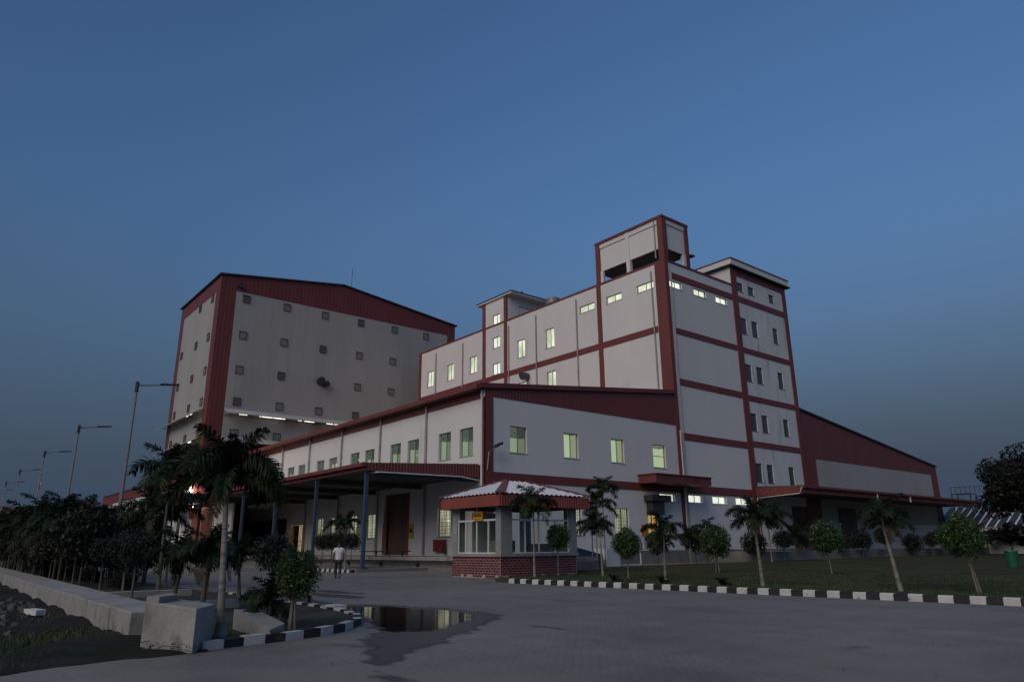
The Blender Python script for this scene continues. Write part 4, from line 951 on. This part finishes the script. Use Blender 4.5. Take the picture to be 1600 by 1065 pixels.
q = MB(); q.box(-37.6, -36.4, 38.4, 39.8, 0, 1.3); tag(q.build('white_board', PALEM), 'pale board leaning beside the blue tarp bundle', 'board')
q = MB(); q.tube([(-36.9, 33, .12), (-36.9, 42.6, .12), (-36.9, 42.6, 1.35)], .05, 6); tag(q.build('water_pipe', PIPEW), 'white water pipe lying along the lawn edge and turning up', 'pipe')
# rubble and litter
q = MB(); r2 = random.Random(11)
for k in range(420):
    cx, cy = -22 + r2.gauss(0, 2.6), 1.6 + r2.gauss(0, .75); s = abs(r2.gauss(.03, .035)) + .015; z = .06
    if cy > 2.75: continue
    b = len(q.v)
    for i in range(6):
        a = math.tau * i / 6; q.v.append((cx + s * math.cos(a) * r2.uniform(.7, 1.3), cy + s * math.sin(a) * r2.uniform(.7, 1.3), z - .03))
    for i in range(6):
        a = math.tau * i / 6; q.v.append((cx + s * .6 * math.cos(a) * r2.uniform(.7, 1.3), cy + s * .6 * math.sin(a) * r2.uniform(.7, 1.3), z + s * r2.uniform(.5, 1.1)))
    q.f += [(b + i, b + (i + 1) % 6, b + 6 + (i + 1) % 6, b + 6 + i) for i in range(6)] + [tuple(b + 6 + i for i in range(6))]
stuff(q.build('rubble', STONE))
q = MB(); q.prism([(-19.8, 2.2), (-19.1, 2.35), (-19.2, 2.55), (-19.9, 2.42)], .08, .19); tag(q.build('plastic_sheet', PIPEW), 'crumpled pale sheet lying by the rubble', 'sheet')
q = MB()
for k in range(420):
    x, y = r2.uniform(-26, -3), r2.uniform(-2, 18)
    if x < -10.6 and y < 8.2: continue
    s = r2.uniform(.012, .035); a = r2.uniform(0, math.tau); dx, dy = math.cos(a) * s, math.sin(a) * s
    q.poly([(x - dx, y - dy, .012), (x + dy * .5, y - dx * .5, .016), (x + dx, y + dy, .02), (x - dy * .5, y + dx * .5, .014)])
stuff(q.build('fallen_leaves', DRYL))

# ================================================================== STREET LAMPS
LP = [(-36.6, 'nearest and tallest-looking street lamp above the trees at the left'), (-52.0, 'second street lamp from the warehouse, above the tree row'), (-67.2, 'third street lamp counted from the warehouse at the left'),
      (-84.0, 'fourth street lamp counted from the warehouse at the left'), (-100.2, 'fifth street lamp, short and close behind the fourth'), (-113.5, 'farthest small street lamp at the left edge of the photo')]
lamp0 = None
for i, (x, lab) in enumerate(LP):
    if lamp0 is None:
        lamp0 = thing('street_lamp', lab, 'street lamp', (x, 7.05, 0), 'street lamps along the left road')
        MB().tube([(x, 7.05, 0), (x, 7.05, 8.95)], [.10, .055], 8).build('pole', GREYM, lamp0)
        MB().tube([(x, 7.05, 8.6), (x, 7.05, 9.1)], .085, 8).build('collar', DARK, lamp0)
        MB().tube([(x, 7.05, 8.92), (x - .05, 8.2, 9.1)], .035, 6).build('arm', GREYM, lamp0)
        h = MB(); h.prism([(x - .13, 8.05), (x + .10, 8.05), (x + .08, 8.85), (x - .14, 8.85)], lambda a, b: 9.06 + (b - 8.05) * .12, lambda a, b: 9.14 + (b - 8.05) * .1); h.build('lamp_head', DARK, lamp0)
        lamps = [lamp0]
    else:
        o = lamp0.copy(); col.objects.link(o); o.location = (x, 7.05 + (.25 if i in (4, 5) else 0), 0); o['label'] = lab
        for c in list(lamp0.children):
            d = c.copy(); col.objects.link(d); d.parent = o

# ================================================================== PLANTS
def np_mesh(name, V, Fc, m, smooth=False):
    me = bpy.data.meshes.new(name); me.from_pydata([tuple(v) for v in V], [], [tuple(f) for f in Fc]); me.materials.append(m); me.update()
    return me
def frond_mesh(seed, L=1.25, a0=58, a1=-62, n=46, leaf=.40, plum=.9):
    r = random.Random(seed); V = []; Fc = []
    P = []; p = Vector((0, 0, 0)); S = 14; yaw = r.uniform(-.12, .12)
    for i in range(S + 1):
        P.append(p.copy()); t = i / S; a = R(a0 + (a1 - a0) * t ** 1.15); p = p + Vector((math.cos(a), yaw * t, math.sin(a))) * (L / S)
    def at(t):
        x = t * S; i = min(S - 1, int(x)); return P[i].lerp(P[i + 1], x - i), (P[i + 1] - P[i]).normalized()
    # rachis as a thin three-sided strip
    for i in range(S + 1):
        w = .016 * (1 - i / S) + .003; b = P[i]; V += [b + Vector((0, w, 0)), b + Vector((0, -w, 0)), b + Vector((0, 0, -w * 1.2))]
    for i in range(S):
        for a, c in ((0, 1), (1, 2), (2, 0)): Fc.append((3 * i + a, 3 * i + c, 3 * i + 3 + c, 3 * i + 3 + a))
    for k in range(n):
        t = .10 + .90 * (k + r.random() * .6) / n
        c, tg = at(min(t, .995)); ll = leaf * L * (math.sin(math.pi * (.16 + .74 * t)) ** .8) * r.uniform(.8, 1.1)
        for sd_ in (-1, 1):
            side = Vector((0, sd_, 0)); up = tg.cross(side) * sd_
            d = (side * 1.0 + tg * (.55 + .5 * t) + up * r.uniform(-plum, plum) * .8).normalized()
            w = (.012 if n > 80 else .014) * L; wv = tg.cross(d).cross(d).normalized() * w if tg.cross(d).length > 1e-3 else Vector((0, 0, w))
            m1 = c + d * ll * .5 + Vector((0, 0, -.04 * ll)); m2 = c + d * ll * .92 + Vector((0, 0, -.34 * ll * r.uniform(.6, 1.2)))
            b = len(V); V += [c - wv * .4, c + wv * .4, m1 + wv, m1 - wv, m2]
            Fc += [(b, b + 1, b + 2, b + 3), (b + 3, b + 2, b + 4)]
    return np_mesh('frond', V, Fc, FROND)
FR_UP = [frond_mesh(10 + i, 1.15, 78, 5, 58, .32) for i in range(2)]
FR_MID = [frond_mesh(20 + i, 1.3, 58, -66, 66, .34) for i in range(3)]
FR_LOW = [frond_mesh(30 + i, 1.25, 30, -84, 64, .34) for i in range(3)]
BIG_UP = [frond_mesh(40 + i, 1.15, 80, 20, 110, .30, 1.5) for i in range(2)]
BIG_MID = [frond_mesh(50 + i, 1.4, 60, -75, 130, .29, 1.6) for i in range(3)]
BIG_LOW = [frond_mesh(60 + i, 1.35, 32, -86, 124, .29, 1.6) for i in range(3)]
def dry(me):
    q = me.copy(); q.materials[0] = DEADF; return q
DRYF = [dry(frond_mesh(80 + i, 1.15, -5, -88, 34, .30)) for i in range(2)]
shaft_me = MB().tube([(0, 0, 0), (0, 0, .18), (0, 0, .42)], [.062, .055, .03], 8).mesh('crownshaft', SHAFT)
PROW = 'dark palms in the row along the planting strip'
def palm(x, y, h, s, label, group=None, seed=0, lean=(0, 0), z=.08, big=False, nf=10, r0=.075, tm=None):
    """h: height of the crown base; s: frond scale"""
    r = random.Random(seed * 31 + 5)
    o = thing('palm_tree', label, 'palm tree', (x, y, z), group)
    lx, ly = lean
    path = [(x, y, z), (x + lx * .12, y + ly * .12, z + h * .12), (x + lx * .5, y + ly * .5, z + h * .5), (x + lx, y + ly, z + h)]
    MB().tube(path, [r0 * (2.1 if big else 1.5), r0 * 1.3, r0 * 1.0, r0 * .75], 9).build('trunk', tm or TRUNK, o, True)
    top = (x + lx, y + ly, z + h)
    c = put('crownshaft', shaft_me, o, top); c.scale = (r0 * .85 / .062, r0 * .85 / .062, s)
    U, M_, D_ = (BIG_UP, BIG_MID, BIG_LOW) if big else (FR_UP, FR_MID, FR_LOW)
    for k in range(nf):
        pool = U if k < nf * .22 else M_ if k < nf * .68 else D_
        f = put('frond', r.choice(pool), o, (top[0], top[1], top[2] + s * (.36 if k < nf * .22 else .30 if k < nf * .68 else .22)), k * 2.399 + r.uniform(-.3, .3))
        sc = s * r.uniform(.80, 1.15); f.scale = (sc, sc * r.uniform(.8, 1.1), sc)
    for k in range(r.choice((0, 1, 2)) + (1 if big else 0)):
        f = put('frond', r.choice(DRYF), o, (top[0], top[1], top[2] + s * .12), r.uniform(0, 6.28)); f.scale = (s * .8,) * 3; f['label'] = 'dry brown hanging frond'
    return o
def crown_mesh(name, seed, n, rx, rz, leaf, m, lump=.22, shell=.45, lobes=None):
    g = np.random.default_rng(seed); V = np.zeros((n * 4, 3)); 
    d = g.normal(size=(n, 3)); d /= np.linalg.norm(d, axis=1)[:, None]
    rad = shell + (1 - shell) * g.random(n) ** .6
    ph = g.random(6) * 6
    bump = 1 + lump * (np.sin(d[:, 0] * 4.1 + ph[0]) * np.sin(d[:, 1] * 3.7 + ph[1]) + .7 * np.sin(d[:, 2] * 5 + ph[2]) * np.sin(d[:, 0] * 6.3 + ph[3])) + g.normal(size=n) * .05
    c = d * (rad * bump)[:, None] * np.array([rx, rx, rz])
    a = g.normal(size=(n, 3)) + d * .4; a[:, 2] -= .3; a /= np.linalg.norm(a, axis=1)[:, None]
    b = np.cross(a, g.normal(size=(n, 3))); b /= np.linalg.norm(b, axis=1)[:, None]
    s = leaf * g.uniform(.6, 1.3, n)[:, None]
    V[0::4] = c - a * s; V[1::4] = c + b * s * .45; V[2::4] = c + a * s; V[3::4] = c - b * s * .45
    Fc = np.arange(n * 4).reshape(n, 4)
    me = bpy.data.meshes.new(name); me.from_pydata(V.tolist(), [], Fc.tolist()); me.materials.append(m); me.update(); return me
BALL = [crown_mesh('crown', 100 + i, 6500, 1.0, 1.0, .075, LEAF, .22, .25) for i in range(3)]
BALLD = [crown_mesh('crown', 110 + i, 2600, 1.0, .95, .085, LEAFD, .2, .3) for i in range(3)]
NEARB = crown_mesh('crown', 120, 5200, 1.0, 1.05, .085, LEAF, .18, .2)
def ball_tree(x, y, h, rad, label, group=None, seed=0, z=.08, dark=False, stems=1, me=None, rz=1.0, cat='tree', name='round_tree', lean=0.0):
    """h: height of the crown centre"""
    r = random.Random(seed * 17 + 3); o = thing(name, label, cat, (x, y, z), group)
    t = MB()
    for k in range(stems):
        a = r.uniform(0, math.tau); q = .05 * rad * (stems > 1) * 3; p0 = (x + q * math.cos(a), y + q * math.sin(a), z - .03); 
        t.tube([p0, (x + lean * .5 + q * .3 * math.cos(a), y + q * .5 * math.sin(a), z + h * .5), (x + lean + q * 1.5 * math.cos(a + 1), y + q * 1.5 * math.sin(a + 1), z + h + rad * .3)], [.035, .028, .018] if stems == 1 else [.026, .022, .014], 6)
    t.build('trunk', BARKD if dark else TRUNKD, o, True)
    c = put('crown', me or r.choice(BALLD if dark else BALL), o, (x + lean, y, z + h), r.uniform(0, 6)); c.scale = (rad, rad, rad * rz)
    return o

# the big leaning palm and the near plants on the tip of the strip
palm(-12.22, 4.03, 2.25, .86, 'tallest-looking foreground palm with pale trunk, standing by the concrete block', None, 1, (-.08, -.10), .05, True, 18, .050)
ball_tree(-12.45, 5.3, .93, .37, 'bright green round tree on several thin stems on the kerbed tip of the strip', None, 2, .08, False, 4, NEARB, 1.08)
palm(-13.35, 5.25, .22, .62, 'short bushy palm on the strip just left of the round multi-stemmed tree', None, 4, (0, 0), .08, False, 11, .04, BARKD)
palm(-15.9, 6.75, .55, .52, 'young palm with thin arching fronds behind the round multi-stemmed tree', None, 5, (0, 0), .08, False, 6, .03, BARKD)
palm(-17.2, 5.2, 1.0, .75, 'dark shaggy low palm right behind the leaning foreground palm', None, 6, (-.1, .1), .08, False, 15, .05, BARKD)
palm(-27.0, 6.7, 3.5, 1.3, 'slim palm whose top reaches highest left of the foreground palm', None, 7, (-.2, 0), .08, False, 14, .05, BARKD)
# the dark row along the strip
ROWN = {}
def nth(n):
    W = ['first', 'second', 'third', 'fourth', 'fifth', 'sixth', 'seventh', 'eighth', 'ninth', 'tenth', 'eleventh', 'twelfth', 'thirteenth', 'fourteenth', 'fifteenth', 'sixteenth', 'seventeenth', 'eighteenth', 'nineteenth', 'twentieth']
    if n <= 20: return W[n - 1]
    return {2: 'twenty-', 3: 'thirty-', 4: 'forty-', 5: 'fifty-'}[n // 10] + W[n % 10 - 1] if n % 10 else {3: 'thirtieth', 4: 'fortieth', 5: 'fiftieth'}[n // 10]
k = 0
for x in np.arange(-17.5, -90, -1.45):
    for yy, side in ((4.7, 'drain wall side'), (6.0, 'middle'), (7.3, 'road side')):
        k += 1; r = random.Random(900 + k)
        X = float(x) + r.uniform(-.5, .5); Y = yy + r.uniform(-.3, .3) + (-X - 16) * .016
        near = X > -30
        if near and (yy == 6.0 or (k // 3) % 2 == (yy > 6)): continue
        if yy == 6.0 and k % 2: continue
        if r.random() < (.4 if near else .55):
            ROWN[('p', side)] = c_ = ROWN.get(('p', side), 0) + 1
            hh, ss = (r.uniform(.75, 1.1), r.uniform(.6, .8)) if near else (r.uniform(1.2, 3.0), r.uniform(1.1, 1.6))
            palm(X, Y, hh, ss, 'dark feathery palm in the left row, %s, %s counted from the concrete block' % (side, nth(c_)), PROW, 100 + k, (r.uniform(-.2, .2), r.uniform(-.1, .1)), .08, False, 12, .045, BARKD)
        else:
            ROWN[('b', side)] = c_ = ROWN.get(('b', side), 0) + 1
            hh, ss = (r.uniform(1.25, 1.45), r.uniform(.45, .58)) if near else (r.uniform(1.3, 2.1), r.uniform(.8, 1.15))
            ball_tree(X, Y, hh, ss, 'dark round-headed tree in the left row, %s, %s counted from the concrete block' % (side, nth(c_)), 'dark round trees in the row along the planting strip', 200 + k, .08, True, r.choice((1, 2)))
# low bushes under the row
for i, x in enumerate(np.arange(-29.5, -72, -2.3)):
    r = random.Random(60 + i)
    ball_tree(float(x), r.uniform(5.6, 7.4), .30, r.uniform(.34, .55), 'low dark bush under the left tree row, %s from the concrete block' % nth(i + 1), 'low bushes under the left tree row', 300 + i, .08, True, 1, None, .8, 'bush', 'bush')
# lawn plants along the painted kerb
PL = [(-25.45, 22.1, 2.75, .95, 'palm in front of the guard booth with its crown over the booth roof'), (-23.6, 24.6, 1.9, .8, 'palm on the lawn just right of the guard booth'),
      (-18.4, 22.6, 1.55, .72, 'small palm on the lawn in front of the red column of the tall block'), (-13.8, 21.9, 1.95, .82, 'palm by the kerb left of the three lawn balls, below the wing canopy corner'),
      (-9.45, 21.9, 1.75, .80, 'palm by the kerb with a leaning pale trunk near the right lawn corner'), (-37.0, 51.0, 2.3, 1.1, 'palm with open arching fronds in front of the blank white wall'),
      (-38.5, 69.0, 2.4, 1.3, 'far palm in front of the brown shutter of the stair tower'), (-33, 54, 2.8, 1.6, 'bushy palm under the left end of the wing canopy'),
      (-36.5, 84, 2.6, 1.7, 'wide arching palm in front of the right warehouse wall'), (-31, 31.5, 2.1, 1.0, 'dense palm beside the right side of the guard booth'),
      (-36.5, 38.4, 4.9, 1.25, 'tall palm rising behind the guard booth roof'), (-34.5, 35.5, 3.6, 1.3, 'shaggy dark palm right of the booth eave'),
      (-35.5, 43.5, 1.5, 1.0, 'low palm in front of the amber lit door'), (-34, 100, 1.6, 1.8, 'spreading low palm at the end of the right warehouse'),
      (-36, 47.5, 1.7, 1.0, 'low palm against the red column foot'), (-36.5, 64, 1.6, 1.2, 'low palm under the lit strip windows')]
for i, (x, y, h, s, lab) in enumerate(PL):
    palm(x, y, h, s * random.Random(i).uniform(.92, 1.2), lab, None, 400 + i, (-.22 if i == 4 else rnd.uniform(-.1, .1), 0), .13 if x > -34 else 0, False, random.Random(i + 50).choice((9, 11, 13)) if i not in (7, 9) else 17, .042 if i not in (3, 4) else .05)
BT = [(-25.6, 23.7, 1.75, .52, 'round clipped tree beside the guard booth brick base', 1), (-20.9, 23.3, 1.40, .56, 'bright round tree on the lawn below the amber lit door', 1), (-22.4, 31.6, 1.45, .68, 'broad round tree in front of the three lit strip windows', 2),
      (-17.2, 32.8, 1.62, .66, 'round clipped tree in the middle of the lawn', 2), (-7.75, 22.6, 1.5, .52, 'round clipped tree nearest the right edge of the photo', 2)]
for i, (x, y, h, rad, lab, st) in enumerate(BT): ball_tree(x, y, h, rad * 1.1, lab, None, 500 + i, .13, False, st, None, 1.0, lean=-.15 if i == 4 else 0)
FB = [(-37.2, 45.0), (-36.8, 49.2), (-37.5, 53), (-36.4, 57), (-35.4, 60), (-37, 66), (-36, 71.5), (-35.5, 75), (-35, 79), (-35.5, 87), (-35, 91), (-35, 94), (-35, 98), (-35.5, 103), (-35, 108)]
for i, (x, y) in enumerate(FB):
    ball_tree(x, y, 1.5 + .3 * (i % 3), .95 + .2 * (i % 2), 'dark round bush at the foot of the buildings, %s counted from the booth end' % nth(i + 1), 'dark bushes along the building foot', 600 + i, .1, True, 1, None, .9, 'bush', 'bush')
for i, (x, y, lab) in enumerate([(-19.2, 20.6, 'small spiky plant behind the kerb below the amber lit door'), (-17.1, 20.8, 'small spiky plant behind the kerb in the middle of its run'), (-14.6, 20.8, 'small spiky plant behind the kerb, rightmost of three'), (-16.0, 21.0, 'tiny spiky plant between the kerb plants')][:3]):
    o = thing('spiky_plant', lab, 'plant', (x, y, .12))
    for q in range(9):
        f = put('leaf', FR_UP[q % 2] if q % 3 else FR_MID[0], o, (x, y, .12), q * 2.4); f.scale = (.32, .32, .36)
for i, (x, y, lab) in enumerate([(-47.0, 22.8, 'slim palm in front of the blue canopy posts'), (-45.2, 22.6, 'second slim palm before the loading bay, right of the first')]):
    palm(x, y, 2.6, .9, lab, None, 700 + i, (0, 0), .16, False, 9, .045)
for i, (x, y) in enumerate([(-48.6, 22.5), (-47.3, 22.6), (-46.0, 22.5), (-44.6, 22.7)]):
    ball_tree(x, y, 1.75, .62, 'dark round tree before the loading bay near the walking person, %s from the left' % nth(i + 1), 'dark round trees before the loading bay', 720 + i, .16, True, 1)

# big dark tree at the right, far trees
def big_tree(name, x, y, H, W, label, seed, group=None, n=9000, leaf=.24, clumps=34):
    g = np.random.default_rng(seed); o = thing(name, label, 'tree', (x, y, 0), group)
    t = MB(); t.tube([(x, y, -.1), (x + .1, y, H * .25), (x, y + .2, H * .5)], [H * .03, H * .022, H * .014], 8)
    cl = []
    for k in range(clumps):
        d = g.normal(size=3); d /= np.linalg.norm(d); rr = g.random() ** .5
        c = np.array([x + d[0] * W * .40 * rr, y + d[1] * W * .40 * rr, H * .60 + d[2] * H * .29 * rr]); cl.append((c, W * g.uniform(.10, .19)))
        if k % 4 == 0: t.tube([(x, y, H * .28), tuple(c)], [H * .011, H * .004], 5)
    t.build('trunk', TRUNKD, o, True)
    m_ = n // clumps; VV = []
    for c, rad in cl:
        d = g.normal(size=(m_, 3)); d /= np.linalg.norm(d, axis=1)[:, None]; pts = c + d * (rad * g.random(m_) ** .4)[:, None] * np.array([1.1, 1.1, .8])
        a = g.normal(size=(m_, 3)); a /= np.linalg.norm(a, axis=1)[:, None]; b = np.cross(a, g.normal(size=(m_, 3))); b /= np.linalg.norm(b, axis=1)[:, None]
        s = leaf * g.uniform(.6, 1.3, m_)[:, None]; q = np.empty((m_ * 4, 3)); q[0::4] = pts - a * s; q[1::4] = pts + b * s * .5; q[2::4] = pts + a * s; q[3::4] = pts - b * s * .5; VV.append(q)
    V = np.concatenate(VV) - np.array([x, y, 0]); me = bpy.data.meshes.new('crown'); me.from_pydata(V.tolist(), [], np.arange(len(V)).reshape(-1, 4).tolist()); me.materials.append(BIGLEAF); me.update()
    link('crown', me, o); return o
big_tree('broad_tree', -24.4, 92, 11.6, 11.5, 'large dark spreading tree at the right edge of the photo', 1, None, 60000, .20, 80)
FT = 'distant dark trees beyond the right lawn'
for i, (x, y, H, W) in enumerate([(-48, 150, 10.5, 12), (-43, 158, 9, 12), (-20, 112, 6.5, 10), (-12, 108, 6, 9), (-28, 113, 4.5, 7), (-33.5, 112, 4.2, 6), (-8, 96, 5.5, 8), (-17, 96, 4.0, 6)]):
    big_tree('far_tree', x, y, H, W, ('dark far tree beyond the lawn at the right, %s of its row' % ['', '', 'third', 'fifth', 'second', 'first', 'last', 'fourth'][i]) if i > 1 else ['hazy distant tree top directly behind the steel frame', 'hazy distant tree top behind the ribbed shed roof'][i], 10 + i, FT if i > 1 else 'hazy tree tops behind the shed', 2600, .34, 18)

# grass: blades on the lot edge, along the kerbs and lawn
def blades(name, n, fn, m, hmin, hmax, w):
    g = np.random.default_rng(77); P = np.array([fn(g) for _ in range(n)]); a = g.random(n) * math.tau; h = g.uniform(hmin, hmax, n)
    dx = np.cos(a) * w; dy = np.sin(a) * w; bx = g.normal(size=n) * h * .35; by = g.normal(size=n) * h * .35
    V = np.empty((n * 3, 3)); V[0::3] = P + np.stack([dx, dy, np.zeros(n)], 1); V[1::3] = P - np.stack([dx, dy, np.zeros(n)], 1); V[2::3] = P + np.stack([bx, by, h], 1)
    me = bpy.data.meshes.new(name); me.from_pydata(V.tolist(), [], np.arange(n * 3).reshape(-1, 3).tolist()); me.materials.append(m); me.update()
    o = bpy.data.objects.new(name, me); col.objects.link(o); return stuff(o)
def f_lot(g):
    while True:
        y = g.uniform(-3, 2.9); x = lot_edge(y) - abs(g.normal()) * 4.5 - .02
        if math.sin(x * 1.3 + 1) + math.sin(y * 2.1 + x * .6) + g.normal() * .5 > .3: return (x, y, .04)
blades('rough_grass', 9000, f_lot, GRASSB, .03, .12, .006)
def f_kerb(g):
    x = g.uniform(-25, 1); return (x, kerb_y(x) + .2 + abs(g.normal()) * .5, .12)
blades('kerb_grass', 9000, f_kerb, GRASSB, .03, .11, .008)
def f_lawn(g):
    x = g.uniform(-26, 2); return (x, kerb_y(x) + .3 + g.random() ** 1.5 * 14, .12)
blades('lawn_grass', 42000, f_lawn, GRASSB, .02, .07, .012)
def f_strip(g):
    return (g.uniform(-24, -12.3), g.uniform(3.9, 6.2), .08)
blades('strip_weeds', 3000, f_strip, GRASSB, .02, .09, .006)
wp = MB(); r3 = random.Random(5)
for k in range(90):
    u = r3.uniform(.1, 1.5); bx_, by_ = bp(u, -.05 - abs(r3.gauss(0, .05))); a = r3.uniform(0, 6.28); s = r3.uniform(.02, .05); zz = r3.uniform(.02, .13)
    wp.poly([(bx_, by_, zz), (bx_ + s * math.cos(a), by_ + s * math.sin(a), zz + .015), (bx_ + 2 * s * math.cos(a), by_ + 2 * s * math.sin(a), zz - .005), (bx_ + s * math.cos(a + .7), by_ + s * math.sin(a + .7), zz + .01)])
stuff(wp.build('weeds', LEAFD))

# ================================================================== PERSON walking away
def skin_body(name, verts, edges, radii, m, parent, sub=2):
    me = bpy.data.meshes.new(name); me.from_pydata(verts, edges, []); me.materials.append(m); me.update()
    o = bpy.data.objects.new(name, me); col.objects.link(o); o.parent = parent
    sk = o.modifiers.new('skin', 'SKIN'); sd2 = o.modifiers.new('sub', 'SUBSURF'); sd2.levels = sub; sd2.render_levels = sub
    for i, rr in enumerate(radii): me.skin_vertices[0].data[i].radius = rr if isinstance(rr, tuple) else (rr, rr)
    for i in range(len(radii)): me.skin_vertices[0].data[i].use_root = i == 0
    return o
pe = thing('person', 'person in white shirt and dark trousers walking away towards the loading bay', 'person', (-34.45, 16.85, 0), None, R(62))
V = [(0, 0, .93), (0, .02, 1.12), (0, 0, 1.36), (0, -.01, 1.47), (0, .02, 1.56), (0, .02, 1.68),
     (-.10, .01, .90), (-.105, .10, .50), (-.10, -.02, .09), (-.10, .10, .045),
     (.10, 0, .90), (.105, -.06, .50), (.10, -.26, .13), (.10, -.18, .05),
     (-.19, 0, 1.40), (-.25, -.06, 1.13), (-.24, .02, .88), (-.24, .05, .80),
     (.19, 0, 1.40), (.25, .05, 1.13), (.24, .14, .92), (.24, .17, .84)]
E_ = [(0, 1), (1, 2), (2, 3), (3, 4), (4, 5), (0, 6), (6, 7), (7, 8), (8, 9), (0, 10), (10, 11), (11, 12), (12, 13), (2, 14), (14, 15), (15, 16), (16, 17), (2, 18), (18, 19), (19, 20), (20, 21)]
Rr = [(.14, .11), (.13, .10), (.15, .10), (.055, .055), (.085, .095), (.085, .09), .085, .058, .042, .04, .085, .058, .042, .04, .06, .045, .034, .036, .06, .045, .034, .036]
skin_body('body', V, E_, Rr, SKIN, pe)
skin_body('shirt', [(0, 0, .80), (0, .01, 1.0), (0, .01, 1.2), (0, -.005, 1.38), (0, -.02, 1.51), (-.2, 0, 1.40), (-.255, -.04, 1.20), (.2, 0, 1.40), (.255, .03, 1.20)],
          [(0, 1), (1, 2), (2, 3), (3, 4), (3, 5), (5, 6), (3, 7), (7, 8)], [(.185, .13), (.175, .13), (.18, .13), (.18, .125), (.095, .085), .068, .062, .068, .062], SHIRT, pe)
skin_body('trousers', [(0, 0, .90), (-.10, .01, .82), (-.107, .10, .50), (-.102, .0, .07), (.10, 0, .82), (.107, -.06, .50), (.10, -.24, .11)],
          [(0, 1), (1, 2), (2, 3), (0, 4), (4, 5), (5, 6)], [(.16, .125), .10, .075, .062, .10, .075, .062], TROUSER, pe)
for sx_, sy_, sz_ in ((-.10, .04, .045), (.10, -.22, .07)):
    skin_body('shoe', [(sx_, sy_ - .08, sz_), (sx_, sy_ + .13, sz_ - .005)], [(0, 1)], [(.05, .045), (.045, .038)], HAIR, pe)
skin_body('hair', [(0, -.04, 1.63), (0, -.025, 1.74)], [(0, 1)], [(.118, .122), (.098, .105)], HAIR, pe)
